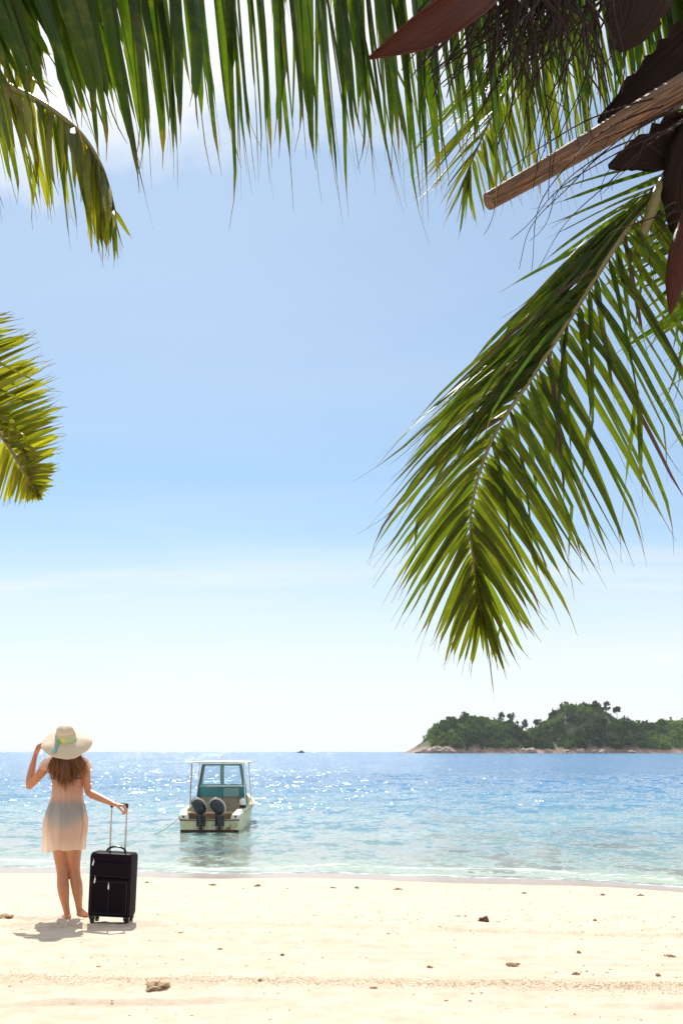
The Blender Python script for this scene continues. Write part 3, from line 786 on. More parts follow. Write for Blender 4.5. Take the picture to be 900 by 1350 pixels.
Cf = [(-500, 260, 4.6), (-330, 270, 4.7), (-200, 350, 4.7), (-110, 450, 4.65), (-50, 520, 4.6), (0, 572, 4.55), (32, 622, 4.5), (50, 652, 4.5)]
frond(palm2, Cf, [
    dict(n=110, kink=0.03, keys=[(0.2, -150, 330, 4.6, 0.05), (0.35, -40, 385, 4.55, 0.05), (0.44, 28, 420, 4.5, 0.06), (0.55, 55, 452, 4.45, 0.07), (0.62, 72, 492, 4.4, 0.08), (0.70, 86, 530, 4.4, 0.08), (0.78, 84, 572, 4.4, 0.05), (0.86, 78, 612, 4.4, 0.03), (0.93, 70, 640, 4.45, 0.01), (1, 58, 658, 4.5, 0)], jit=3, dj=0.05, w=0.040, smin=0.93),
    dict(n=80, keys=[(0.3, -260, 560, 4.7, 0.05), (0.45, -160, 640, 4.7, 0.05), (0.6, -80, 664, 4.65, 0.03), (0.72, -20, 666, 4.6, 0.02), (0.82, 10, 667, 4.55, 0.0), (0.92, 35, 665, 4.5, 0), (1, 52, 660, 4.5, 0)], jit=2, dj=0.04, w=0.034, smin=0.96, yadd=0.25, kink=0),
    dict(n=10, t0=0.45, t1=0.8, keys=[(0.45, 40, 520, 4.4, 0.15), (0.8, 70, 620, 4.4, 0.1)], jit=14, w=0.035, kink=0.5)],
    r0=0.028, r1=0.004, seed=32, yel=(0.25, 0.85), label='short fan of a yellowing frond at the left edge')
Gf = [(-500, 120, 4.66), (-320, -40, 5.2), (-170, -60, 5.5), (-70, -20, 5.4), (0, 40, 5.4), (45, 100, 5.35)]
frond(palm2, Gf, [
    dict(n=50, keys=[(0.3, -120, 120, 5.4, 0.05), (0.5, -60, 170, 5.3, 0.05), (0.7, -10, 200, 5.3, 0.05), (1, 50, 160, 5.3, 0)], jit=6, w=0.03, smin=0.85),
    dict(n=50, keys=[(0.3, -120, -140, 5.4, 0.05), (0.5, -20, -90, 5.3, 0.05), (0.7, 50, -20, 5.3, 0.05), (0.85, 70, 60, 5.3, 0.03), (1, 62, 130, 5.3, 0)], jit=6, w=0.03, smin=0.85)],
    r0=0.025, r1=0.004, seed=33, yel=(0.3, 0.7), label='fine frond behind in the top left corner')

# ------------------------------------------------------------------ woman
t = NT('skin'); oc = t.coord()
c = t.mix(t.noise(oc, 9, 4, 0.6), (0.46, 0.185, 0.085), (0.60, 0.27, 0.14))
p = t.n('BsdfPrincipled', ins={'Base Color': c, 'Roughness': 0.45, 'Subsurface Weight': 0.12, 'Subsurface Radius': (0.02, 0.008, 0.004), 'Subsurface Scale': 0.5})
M_skin = t.out(p)
t = NT('sheer_dress_cloth'); oc = t.coord()
wv = t.noise(t.mapping(oc, scale=(1, 1, 1)), 240, 2, 0.6)
c = t.mix(t.noise(oc, 7, 3), (0.95, 0.86, 0.75), (0.98, 0.92, 0.85))
d = t.n('BsdfDiffuse', ins={'Color': c}); tl = t.n('BsdfTranslucent', ins={'Color': c})
m1 = t.n('MixShader', ins={0: 0.82, 1: d, 2: tl})
tp = t.n('BsdfTransparent', ins={'Color': (1, 0.96, 0.92, 1)})
M_dress = t.out(t.n('MixShader', ins={0: t.maprange(wv, 0.3, 0.7, 0.04, 0.12), 1: m1, 2: tp}))
t = NT('hair'); oc = t.coord(); lc = t.n('Attribute', attribute_name='lc'); s3 = t.n('SeparateColor', ins={0: lc.outputs['Color']})
c = t.mix(t.math('ADD', t.math('MULTIPLY', s3.outputs[0], 0.55), t.math('MULTIPLY', s3.outputs[1], 0.5)), (0.06, 0.02, 0.008), (0.36, 0.15, 0.05))
d = t.n('BsdfPrincipled', ins={'Base Color': c, 'Roughness': 0.38})
tl = t.n('BsdfTranslucent', ins={'Color': t.mix(0.5, c, (0.55, 0.25, 0.08))})
M_hair = t.out(t.n('MixShader', ins={0: 0.3, 1: d, 2: tl}))
t = NT('straw_hat'); oc = t.coord()
ri = t.n('TexWave', wave_type='RINGS', rings_direction='Z', ins={'Scale': 28.0, 'Distortion': 0.6, 'Detail': 2, 'Vector': oc})
c = t.mix(ri.outputs['Fac'], (0.72, 0.60, 0.43), (0.86, 0.78, 0.62))
d = t.n('BsdfPrincipled', ins={'Base Color': c, 'Roughness': 0.75}); t.set(d, 'Normal', t.bump(ri.outputs['Fac'], 0.4, 0.004))
tl = t.n('BsdfTranslucent', ins={'Color': (0.75, 0.55, 0.33, 1)})
M_straw = t.out(t.n('MixShader', ins={0: 0.28, 1: d, 2: tl}))
t = NT('hat_ribbon'); oc = t.coord(); sx = t.n('SeparateXYZ', ins={0: oc})
f = t.math('ADD', t.math('ADD', t.math('MULTIPLY', sx.outputs[0], 9.0), 0.27), t.math('MULTIPLY', t.noise(oc, 14, 3), 0.9))
c = t.ramp(f, [(0.0, (0.10, 0.34, 0.32)), (0.22, (0.22, 0.44, 0.28)), (0.42, (0.50, 0.56, 0.07)), (0.8, (0.62, 0.62, 0.16)), (1.0, (0.42, 0.55, 0.30))])
M_rib = t.out(t.n('BsdfPrincipled', ins={'Base Color': c, 'Roughness': 0.5}))
M_ribteal = simple('teal_ribbon', (0.16, 0.40, 0.40), 0.45, var=0.3, scale=20)
M_bikini = simple('dark_blue_swimwear', (0.05, 0.09, 0.17), 0.6, var=0.2)
M_eye = simple('eye_white', (0.75, 0.73, 0.70), 0.2, var=0.02); M_iris = simple('iris', (0.05, 0.03, 0.02), 0.2); M_lip = simple('lips', (0.45, 0.13, 0.11), 0.4)

WY = 8.6
gz = bh(-2.33, 8.55)
wroot = empty('person', (-2.33, WY, gz))
tag(wroot, 'barefoot woman in a wide straw hat and sheer cream dress gripping the suitcase handle', 'person')
iw = Matrix.Translation(-wroot.location)
def W(px, py, dy=0.0): return iw @ P(px, py, WY + dy)
G0 = 0.0
def body():
    m = MB()
    S = 1 / 152.6
    # torso
    ts = [(1098, 88.5, .155, .115, .0), (1088, 88.5, .168, .120, -.01), (1076, 88.5, .163, .112, -.01), (1062, 89, .138, .092, 0), (1050, 89.3, .120, .084, .005), (1038, 89.5, .124, .088, .005),
          (1026, 90, .140, .095, 0), (1014, 90, .155, .092, 0), (1006, 90, .150, .078, 0), (1001, 90, .105, .062, 0), (997, 90, .058, .056, .0)]
    rings = []
    for py, px, a, b, dy in ts:
        c = W(px, py, dy); rings.append([c + Vector((a * math.cos(th) * (1 + .05 * math.cos(2 * th)), b * math.sin(th), 0)) for th in [2 * math.pi * k / 28 for k in range(28)]])
    m.loft(rings)
    for sx in (-1, 1):
        m.ball(W(88.5 + sx * 12, 1087, -.035), (.080, .078, .088))            # seat
        m.ball(W(90 + sx * 9.5, 1022, .085), (.055, .045, .055))               # chest
    # neck and head
    m.tube([W(90, 1003, .0), W(90, 994, .005), W(89.5, 987, .015)], [.055, .048, .048], n=16)
    m.ball(W(89, 978.5, .02), (.074, .092, .105), seg=24, ring=16)
    m.ball(W(89, 984.5, .055), (.055, .058, .062))                              # jaw
    m.ball(W(89, 981, .118), (.012, .018, .022))                                # nose
    m.ball(W(89, 988, .10), (.022, .02, .018))                                  # chin
    m.tube([W(83, 976.5, .098), W(89, 976, .106), W(95, 976.5, .098)], [.010, .012, .010], n=8)
    for sx in (-1, 1): m.ball(W(89 + sx * 11.4, 980.5, .02), (.012, .018, .028))
    # legs
    def leg(pts):
        m.tube([W(*p[:3]) for p in pts], [(p[3], p[4]) for p in pts], n=20, ref=(1, 0, 0), round_caps=True)
    leg([(80.5, 1088, 0, .088, .09), (80.5, 1105, 0, .086, .088), (81, 1122, .01, .072, .076), (82, 1138, .015, .058, .062), (82.8, 1149, .01, .050, .052), (83, 1158, -.005, .049, .052),
         (83.4, 1168, -.018, .052, .056), (84.6, 1180, -.012, .045, .047), (86.4, 1192, 0, .033, .035), (88.2, 1201, .005, .027, .031), (89.0, 1207, .0, .027, .034)])
    leg([(97, 1088, 0, .088, .09), (97, 1105, .005, .085, .088), (97, 1122, .02, .070, .076), (97.6, 1138, .04, .056, .062), (98.4, 1148, .05, .049, .052), (99.6, 1157, .04, .048, .052),
         (101.4, 1166, .03, .051, .055), (102.8, 1178, .035, .044, .047), (103.8, 1189, .05, .032, .034), (104.6, 1197, .06, .027, .030), (105.2, 1201, .06, .027, .033)])
    # feet
    def foot(heel, ankle, ball_, toe, side):
        m.tube([heel, heel.lerp(ball_, .35) + Vector((0, 0, .012)), heel.lerp(ball_, .7) + Vector((0, 0, .004)), ball_, ball_.lerp(toe, .6)], [(.030, .030), (.031, .034), (.036, .028), (.043, .020), (.040, .014)], n=16, ref=(1, 0, 0), round_caps=True)
        m.tube([ankle, heel.lerp(ball_, .22) + Vector((0, 0, .02))], [.028, .030], n=12, round_caps=True)
        fw = (toe - ball_).normalized(); sd = fw.cross(Vector((0, 0, 1))).normalized()
        for k in range(5):
            o = (k - 2) * .0165 * side; ln = [.040, .037, .033, .028, .022][k]; b0 = ball_ + sd * (-o) + fw * .012
            m.tube([b0, b0 + fw * (ln + .006)], [.0115 if k == 0 else .0088, .011 if k == 0 else .0078], n=8, round_caps=True)
    z0 = 0.028
    hl = W(89.6, 1211, -.03); hl.z = z0 + .004; bl = hl + Vector((-.045, .125, -.010)); foot(hl, W(89, 1205, 0), bl, bl + Vector((-.022, .05, 0)), 1)
    hr = W(105.6, 1204.5, .03); tr_ = Vector((hr.x + .022, hr.y + .125, z0 - .008)); foot(hr, W(105, 1199, .06), tr_, tr_ + Vector((.02, .05, -.004)), -1)
    # arms
    def arm(pts): m.tube([W(*p[:3]) for p in pts], [p[3] for p in pts], n=16, round_caps=True)
    arm([(70, 1006, 0, .047), (64, 1009, -.005, .045), (58, 1015, -.01, .041), (49, 1025.5, -.015, .037), (41.5, 1033.5, -.01, .033), (38.8, 1035.8, 0, .032)])
    arm([(39.2, 1036, .0, .031), (39.6, 1031, .01, .035), (41, 1022, .03, .034), (43.2, 1011, .05, .028), (45.6, 1001, .07, .022), (46.5, 997.5, .075, .021)])
    arm([(109, 1006.5, 0, .047), (112.5, 1011, -.005, .045), (113.5, 1019, -.015, .040), (114.5, 1030, -.02, .036), (116, 1040, -.03, .033), (117.5, 1044.5, -.035, .032)])
    arm([(117.5, 1044.5, -.035, .033), (122, 1047.5, -.06, .036), (131, 1051.5, -.12, .033), (141, 1056, -.19, .026), (148.5, 1059.3, -.245, .021), (150.5, 1060.2, -.26, .021)])
    def hand(wr, D, N, curls, side, thumb=(.55, .75, .35)):
        D = D.normalized(); N = (N - D * N.dot(D)).normalized(); Sd = D.cross(N) * side
        m.tube([wr - D * .01, wr + D * .02, wr + D * .05, wr + D * .085], [(.022, .018), (.032, .015), (.040, .0135), (.039, .011)], n=14, ref=tuple(Sd), round_caps=True)
        for k in range(4):
            p = wr + D * (.083 - .004 * abs(k - 1.2)) + Sd * (1.5 - k) * .0195
            ang = 0; ln = [.040, .045, .041, .032][k]; pts = [p]
            for j, sc in enumerate((1, .66, .52)):
                ang += curls[j]
                p = p + (D * math.cos(ang) + N * math.sin(ang)) * ln * sc; pts.append(p)
            m.tube(pts, [.0092, .0088, .0080, .0068], n=10, round_caps=True)
        p0 = wr + D * .022 + Sd * .022
        d1 = (D * thumb[0] + Sd * thumb[1] + N * thumb[2]).normalized(); d2 = (D * .9 + Sd * .1 + N * .6).normalized()
        m.tube([p0, p0 + d1 * .038, p0 + d1 * .038 + d2 * .03, p0 + d1 * .038 + d2 * .052], [.0135, .011, .0095, .0078], n=10, round_caps=True)
    hand(W(47, 995.5, .075), Vector((.30, .25, .9)), Vector((.85, -.2, -.3)), (.75, .8, .6), -1, (.5, .55, .7))
    hand(W(151.5, 1060.4, -.265), Vector((.90, -.12, -.13)), Vector((-.05, -.12, -1)), (.75, 1.0, .8), -1, (.7, .55, .5))
    o = m.build('body', M_skin, wroot, split=None)
    r = o.modifiers.new('remesh', 'REMESH'); r.mode = 'VOXEL'; r.voxel_size = 0.0048; r.use_smooth_shade = True
    s = o.modifiers.new('smooth', 'SMOOTH'); s.factor = 0.5; s.iterations = 4
    return o
bo = body()
e = MB()
for sx in (-1, 1):
    MB().ball(W(89 + sx * 4.6, 978.6, .098), (.013, .010, .009), seg=12, ring=8).ball(W(89 + sx * 4.6, 978.6, .1045), (.006, .005, .006), seg=10, ring=6, m=1).build('eye', [M_eye, M_iris], wroot)
MB().ball(W(89, 985.2, .110), (.021, .009, .008), seg=14, ring=8).build('lips', M_lip, wroot)

def ring_band(rows, amp=0.0, n=72, fold=None):
    rings = []
    for i, (py, px, a, b, dy) in enumerate(rows):
        c = W(px, py, dy); rg = []
        for k in range(n):
            th = 2 * math.pi * k / n
            f = 1 + (fold(th, i / (len(rows) - 1)) if fold else 0)
            rg.append(c + Vector((a * f * math.cos(th), b * f * math.sin(th), 0)))
        rings.append(rg)
    return rings
# dress
keys = [(1000.5, 90, .090, .072, 0), (1003, 90, .125, .085, 0), (1007, 90, .158, .096, 0), (1012, 90, .166, .104, 0), (1020, 90, .152, .110, .005), (1030, 90, .134, .106, .005), (1040, 89.5, .128, .102, .005), (1052, 89, .134, .104, 0),
        (1066, 88.3, .163, .136, -.01), (1080, 87.8, .184, .158, -.015), (1093, 87, .186, .166, -.012), (1106, 86, .178, .158, 0), (1119, 85.2, .180, .160, .005)]
rows = []
for i in range(60):
    x = i / 59 * (len(keys) - 1); j = min(int(x), len(keys) - 2); f = x - j
    rows.append([a + (b - a) * f for a, b in zip(keys[j], keys[j + 1])])
def dfold(th, q):
    lo = max(0, q - 0.25) / 0.75
    v = lo * (0.062 * math.sin(7 * th + 1.1 + 1.5 * q) + 0.040 * math.sin(11 * th + 2 + 2 * q) + 0.018 * math.sin(17 * th)) + 0.02 * math.sin(4 * th + 5 * q) + .03 * lo
    # folds running from the left shoulder down across the back (th = 3pi/2 is the back)
    for off, a, wd in ((0.0, .12, .07), (.30, .08, .06), (-.35, .06, .08)):
        c = 4.05 + off + q * 1.05
        v += a * math.exp(-((th - c) / wd) ** 2) * sstep(0.08, 0.25, np.array(q)) * (1 - sstep(0.62, 0.82, np.array(q)))
    for c, a in ((4.9, .05), (5.25, .035)):
        v += a * math.exp(-((th - c + 0.9 * (q - 0.7)) / .06) ** 2) * float(sstep(0.5, 0.75, np.array(q)))
    return float(v)
rg = ring_band(rows, fold=dfold, n=120)
for i, r_ in enumerate(rg):
    q = i / 59
    if q > 0.8:
        for k, v in enumerate(r_):
            th = 2 * math.pi * k / 120; v.z += (q - 0.8) / 0.2 * (-0.018 * math.cos(th + 2.6) + 0.006 * math.sin(7 * th + 1.1) + 0.010 * math.sin(3 * th))
dm = MB().loft(rg, cap=False)
for (pts) in (([(73, 1003.5, 0), (66, 1006, -.003), (61.5, 1009.5, -.006), (59, 1015.5, -.01)], ),
              ([(106, 1003.5, 0), (110, 1006.5, -.003), (112.5, 1011, -.008), (113.5, 1016, -.015)], )):
    pp = [W(*a) for a in pts[0]]
    dm.tube([pp[0], pp[1], pp[2], pp[3]], [(.052, .050), (.056, .053), (.058, .055), (.057, .055)], n=24, cap=False)
o = dm.build('dress', M_dress, wroot, split=None)
# swimwear under the dress
rows = [(1058, 88.8, .143, .098, -.004), (1066, 88.6, .153, .116, -.008), (1075, 88.2, .161, .132, -.010), (1084, 88, .164, .138, -.010), (1091, 88, .158, .134, -.010)]
rr = ring_band(rows, n=64)
for i, r_ in enumerate(rr):
    for k, v in enumerate(r_):
        th = 2 * math.pi * k / 64; s_ = abs(math.cos(th))
        v.z = v.z + (0.10 * s_ ** 1.5) * (i / 4)        # cut high over the hips
MB().loft(rr, cap=False).build('bikini_bottom', M_bikini, wroot, split=None)
rows = [(1024, 90, .146, .102, 0), (1027, 90, .144, .102, 0)]
MB().loft(ring_band(rows, n=48), cap=False).build('bikini_top', M_bikini, wroot, split=None)

# hair: many long wavy locks
lm = LeafMesh(); rs = random.Random(5)
for k in range(520):
    u = rs.uniform(-1, 1); layer = rs.random()
    a = math.pi * (0.5 + 0.5 * u * 1.08)
    R0 = W(89, 984, .03) + Vector((-math.cos(a) * .076, -math.sin(a) * .085 - .004 * layer, rs.uniform(-.05, .03)))
    ex = 87.5 + u * 27 + rs.gauss(0, 2.2); ex = ex + (4 if u > 0 else 0)
    ey = 1043 - abs(u + .12) ** 1.15 * 24 + rs.gauss(0, 2.5) - (rs.random() ** 3) * 12
    E = W(ex * .9 + 88 * .1, ey, -.125 - .03 * layer + .04 * abs(u)); shoulder = W(88.5 + u * 21, 1002, -.115 - .035 * layer + .06 * abs(u) ** 2)
    C = shoulder * 2 - (R0 + E) * .5
    C = R0.lerp(E, .5).lerp(C, .75)
    lm.leaflet(R0, C, E, rs.uniform(.008, .018), Vector((1, .3 * rs.uniform(-1, 1), 0)), rs.random() * .7 + .3 * abs(u), 0, K=16, fold=.5, curl=rs.gauss(0, .02), hair=.12, twist=rs.gauss(0, 1.5), wr=.05)
    b = len(lm.v) - 17 * 3; ph = rs.uniform(0, 6); wa = rs.uniform(.002, .006)
    for i in range(17):
        q = i / 16
        for j in range(3): lm.v[b + i * 3 + j] += Vector((math.sin(ph + q * 11) * wa * q, math.cos(ph + q * 9) * wa * .6 * q, 0))
lm.v = [Vector(v) for v in lm.v]
lm.build('hair', M_hair, wroot)
MB().ball(W(89, 980, .036), (.078, .088, .090), seg=24, ring=16).build('hair_cap', M_hair, wroot)

# hat: worn, yet a thing she could take off; it stays with her as clothing
hat = MB(); HM = Matrix.Rotation(R(31), 4, 'X') @ Matrix.Rotation(R(3), 4, 'Y')
hc = W(87.3, 974.5, .0)
n = 72; prof = [(.0, .128), (.028, .130), (.050, .122), (.064, .110), (.074, .088), (.080, .060), (.084, .030), (.087, .006), (.094, .000), (.118, -.003), (.145, -.008), (.172, -.016), (.197, -.027), (.216, -.040), (.2275, -.052), (.2285, -.0555), (.225, -.056)]
rings = []
for i, (r_, z) in enumerate(prof):
    rg = []
    for k in range(n):
        th = 2 * math.pi * k / n
        wq = max(0, r_ - .09) / .14
        dz = wq * (0.012 * math.sin(2 * th + .6) + 0.010 * math.sin(3 * th + 2.0) + 0.004 * math.sin(7 * th)) + (0.035 * math.exp(-((th - 2.45) / .35) ** 2)) * wq ** 2
        rr_ = r_ * (1 - .05 * wq) * (1 + wq * 0.02 * math.sin(3 * th + 1))
        if i < 4: z_ = z - 0.014 * math.exp(-((r_ * math.cos(th)) / .02) ** 2) * (1 - i / 4)
        else: z_ = z
        rg.append(hc + HM @ Vector((rr_ * math.cos(th), rr_ * math.sin(th), z_ + dz)))
    rings.append(rg)
hat.loft(rings[1:], cap=False); hat.add([sum(rings[1], Vector()) / n], []); hat.f += [(k, (k + 1) % n, len(hat.v) - 1) for k in range(n)]; hat.mi += [0] * n
# texture space of the hat is its own: put the mesh at its own origin
hat.v = [tuple(HM.inverted() @ (Vector(v) - hc)) for v in hat.v]
ho = hat.build('sun_hat', M_straw, wroot, split=60); ho.location = hc; ho.rotation_euler = HM.to_euler()
sm = ho.modifiers.new('solid', 'SOLIDIFY'); sm.thickness = .003
rb = MB(); rings = []
for z, rr_ in ((.006, .0895), (.016, .0885), (.030, .0868), (.044, .0848), (.052, .0836)):
    rings.append([Vector(((rr_ + .0015 * math.sin(13 * th + z * 60)) * math.cos(th), (rr_ + .0015 * math.sin(13 * th + z * 60)) * math.sin(th), z + .003 * math.sin(3 * th))) for th in [2 * math.pi * k / 60 for k in range(60)]])
rb.loft(rings, cap=False)
ro = rb.build('ribbon_band', M_rib, ho, split=None); s_ = ro.modifiers.new('solid', 'SOLIDIFY'); s_.thickness = .002
tb = MB()
for (x0, x1, wd) in ((-.050, -.062, .020), (-.046, -.048, .016)):
    V = []
    for i in range(9):
        q = i / 8; y = -.080 - q * .125; z = .026 - .022 * min(1, q * 5) - max(0, q - .1) * .032 + .006 + .003 * math.sin(q * 9)
        x = x0 + (x1 - x0) * q; ww = wd * (0.6 + .5 * q)
        V += [Vector((x - ww / 2, y, z)), Vector((x, y, z + .003)), Vector((x + ww / 2, y, z))]
    tb.add(V, [(i * 3 + j, i * 3 + j + 1, i * 3 + j + 4, i * 3 + j + 3) for i in range(8) for j in range(2)])
tb.ball((-.048, -.083, .028), (.014, .008, .012))
to_ = tb.build('ribbon_tail', M_ribteal, ho, split=None); s_ = to_.modifiers.new('solid', 'SOLIDIFY'); s_.thickness = .0015

# ------------------------------------------------------------------ suitcase
t = NT('suitcase_cloth'); oc = t.coord()
wv = t.noise(oc, 420, 2, 0.5)
c = t.mix(t.noise(oc, 6, 4), (0.006, 0.003, 0.006), (0.012, 0.006, 0.011))
p = t.n('BsdfPrincipled', ins={'Base Color': c, 'Roughness': 0.75, 'Specular IOR Level': 0.12}); t.set(p, 'Normal', t.bump(wv, 0.35, 0.003))
M_case = t.out(p)
M_blk = simple('black_plastic', (0.012, 0.011, 0.012), 0.35, var=0.2)
M_alu = simple('satin_aluminium', (0.42, 0.42, 0.43), 0.3, metal=0.9, var=0.08)
M_zip = simple('silver_zip_pull', (0.78, 0.77, 0.78), 0.28, metal=0.3, var=0.05)
M_green = simple('dark_green_piping', (0.01, 0.10, 0.07), 0.5)
SX = (147 - 450) / F * 8.27
sroot = empty('suitcase', (SX, 8.27, bh(SX, 8.27) - 0.008), (0, R(2.6), R(-2)))
tag(sroot, 'black cloth trolley suitcase with raised telescopic handle standing on the sand', 'suitcase')
sb = MB().box((0, 0, .335), (.352, .20, .530), bev=.028, taper=(.985, .96))
sb.build('case_body', M_case, sroot, split=50)
fp = MB().box((0, -.108, .235), (.326, .036, .300), bev=.014); fp.build('front_pocket', M_case, sroot, split=50)
fp = MB().box((0, -.104, .458), (.326, .028, .125), bev=.012); fp.build('front_pocket', M_case, sroot, split=50)
def rrect(w_, h_, r_, y, z0, n=6):
    pts = []
    for cx, cz, a0 in ((w_ / 2 - r_, h_ / 2 - r_, 0), (-w_ / 2 + r_, h_ / 2 - r_, 90), (-w_ / 2 + r_, -h_ / 2 + r_, 180), (w_ / 2 - r_, -h_ / 2 + r_, 270)):
        for k in range(n + 1):
            a = R(a0 + 90 * k / n); pts.append(Vector((cx + r_ * math.cos(a), y, z0 + cz + r_ * math.sin(a))))
    return pts + [pts[0]]
pi_ = MB(); pi_.tube(rrect(.342, .512, .03, -.089, .335), .0042, n=6); pi_.tube(rrect(.344, .516, .03, .088, .335), .0042, n=6)
pi_.build('piping', M_blk, sroot)
zt = MB(); zt.tube(rrect(.29, .262, .012, -.1265, .235), .0022, n=5); zt.tube([(-.15, -.1195, .41), (.15, -.1195, .41)], .0022, n=5); zt.tube([(-.003, -.1270, .11), (-.003, -.1270, .36)], .0020, n=5)
zt.build('zip', M_blk, sroot)
MB().tube([(-.135, -.098, .078), (.135, -.098, .078)], .0045, n=6).build('bottom_trim', M_green, sroot)
for x, z, a in ((-.137, .515, 12), (-.118, .372, 8), (-.003, .325, 0)):
    mm = MB().box((x, -.132, z), (.0105, .006, .042), rot=Matrix.Rotation(R(a), 4, 'Y'), bev=.002)
    mm.tube([(x, -.128, z + .022), (x, -.134, z + .030), (x, -.128, z + .036)], .0022, n=5)
    mm.build('zip_pull', M_zip, sroot)
pts = [Vector((.078 * math.cos(a), .01, .600 + .043 * math.sin(a))) for a in [math.pi * k / 16 for k in range(17)]]
pts = [Vector((.081, .01, .588))] + pts + [Vector((-.081, .01, .588))]
MB().tube([p + Vector((.012, 0, 0)) for p in pts], .0085, n=8, flat=1.2).build('top_handle', M_blk, sroot)
for x in (-.062, .066):
    MB().tube([(x, .085, .50), (x, .085, .80)], .0085, n=10).tube([(x, .085, .79), (x, .085, .985)], .0065, n=10).build('telescopic_pole', M_alu, sroot)
MB().box((.002, .085, .990), (.150, .026, .022), bev=.008).box((-.062, .085, .975), (.022, .026, .030), bev=.005).box((.066, .085, .975), (.022, .026, .030), bev=.005).build('grip', M_blk, sroot)
for sx in (-1, 1):
    for sy in (-1, 1):
        wh = MB().box((sx * .142, sy * .072, .062), (.048, .044, .034), bev=.008).build('wheel_housing', M_blk, sroot)
        MB().tube([(sx * .142 - .011, sy * .072 + .006, .0245), (sx * .142 + .011, sy * .072 + .006, .0245)], .0245, n=18).box((sx * .142 - .016, sy * .072 + .002, .040), (.004, .02, .034)).box((sx * .142 + .016, sy * .072 + .002, .040), (.004, .02, .034)).build('wheel', M_blk, wh)

# ------------------------------------------------------------------ motor boat
M_hull = simple('faded_cream_paint', (0.62, 0.60, 0.37), 0.45, var=0.15, scale=2.5, dirt=(0.20, 0.13, 0.04), dirt_scale=3.5)
M_bot = simple('dark_red_bottom_paint', (0.055, 0.020, 0.012), 0.6, var=0.3)
M_teal = simple('teal_paint', (0.035, 0.22, 0.26), 0.45, var=0.15, scale=3, dirt=(0.10, 0.24, 0.25), dirt_scale=2.0)
M_teallt = simple('pale_teal_paint', (0.20, 0.34, 0.34), 0.45, var=0.15, scale=3)
M_beige = simple('stained_beige_paint', (0.38, 0.31, 0.22), 0.55, var=0.2, scale=3, dirt=(0.20, 0.13, 0.08), dirt_scale=2.5)
M_white = simple('weathered_white_paint', (0.74, 0.70, 0.60), 0.5, var=0.1, scale=3, dirt=(0.42, 0.36, 0.26), dirt_scale=4)
M_eng = simple('engine_cowl_paint', (0.022, 0.022, 0.028), 0.3, var=0.2)
M_engd = simple('engine_leg_metal', (0.018, 0.018, 0.022), 0.45, var=0.2)
M_rim = simple('faded_pink_grey_trim', (0.55, 0.45, 0.42), 0.4, var=0.15)
M_rope = simple('mooring_rope', (0.30, 0.27, 0.18), 0.9, var=0.3, scale=40)
t = NT('cabin_glass'); fr = t.n('Fresnel', ins={'IOR': 1.45}).outputs[0]
M_glass = t.out(t.n('MixShader', ins={0: fr, 1: t.n('BsdfTransparent', ins={'Color': (0.84, 0.90, 0.92, 1)}), 2: t.n('BsdfGlossy', ins={'Roughness': 0.03})}))
broot = empty('motorboat', (-3.19, 24.1, SEA), (0, 0, R(0.6)))
tag(broot, 'small cream and teal cabin motorboat with two outboard engines moored in the shallows', 'boat')
st = [ # y, half beam, gunwale z, chine half, chine z, keel z
    (0.0, .71, .40, .66, -.02, -.16), (0.25, .73, .44, .68, -.02, -.17), (0.6, .755, .475, .70, -.02, -.18), (1.2, .785, .50, .72, -.01, -.2), (2.0, .81, .525, .74, 0, -.2), (3.0, .82, .56, .73, .02, -.2), (4.0, .76, .62, .62, .06, -.18), (4.9, .58, .70, .42, .12, -.12), (5.6, .32, .78, .20, .2, .0), (6.05, .06, .84, .03, .4, .3)]
hm = MB(); rings = []
for y, b, g_, cb, cz, kz in st:
    ib = max(b - .085, .01); fb = max(min(cb - .04, ib - .02), .005); fz = max(.08, cz + .06)
    rings.append([Vector(v) for v in ((0, y, kz), (cb * .6, y, kz + (cz - kz) * .6), (cb, y, cz), (b * .985, y, g_ - .09), (b + .02, y, g_ - .08), (b + .02, y, g_ - .01), (b - .01, y, g_), (ib, y, g_ - .004), (fb, y, fz), (-fb, y, fz), (-ib, y, g_ - .004), (-b + .01, y, g_), (-b - .02, y, g_ - .01), (-b - .02, y, g_ - .08), (-b * .985, y, g_ - .09), (-cb, y, cz), (-cb * .6, y, kz + (cz - kz) * .6))])
hm.loft(rings)
o = hm.build('hull', [M_hull, M_bot], broot, split=25)
for p_ in o.data.polygons:
    if p_.center.z < 0.0 + 0.02 and abs(p_.normal.z) > .2 or p_.center.z < -0.03: p_.material_index = 1
tr_ = MB()
tr_.add([(-.70, -.012, .06), (.70, -.012, .06), (.70, .05, .06), (-.70, .05, .06), (-.71, -.012, .285), (.71, -.012, .285), (.71, .05, .285), (-.71, .05, .285)], [(0, 1, 5, 4), (1, 2, 6, 5), (2, 3, 7, 6), (3, 0, 4, 7), (4, 5, 6, 7), (3, 2, 1, 0)])
tr_.build('transom', M_hull, broot, smooth=False)
MB().box((0, -.020, .296), (1.46, .05, .030), bev=.006).build('transom_rail', simple('brown_rail_wood', (0.10, 0.065, 0.035), .6, var=.3), broot)
MB().add([(-.70, -.022, -.12), (.70, -.022, -.12), (.70, .0, -.12), (-.70, .0, -.12), (-.705, -.022, .058), (.705, -.022, .058), (.705, .0, .058), (-.705, .0, .058)], [(0, 1, 5, 4), (1, 2, 6, 5), (2, 3, 7, 6), (3, 0, 4, 7), (4, 5, 6, 7), (3, 2, 1, 0)]).build('waterline_band', M_bot, broot, smooth=False)
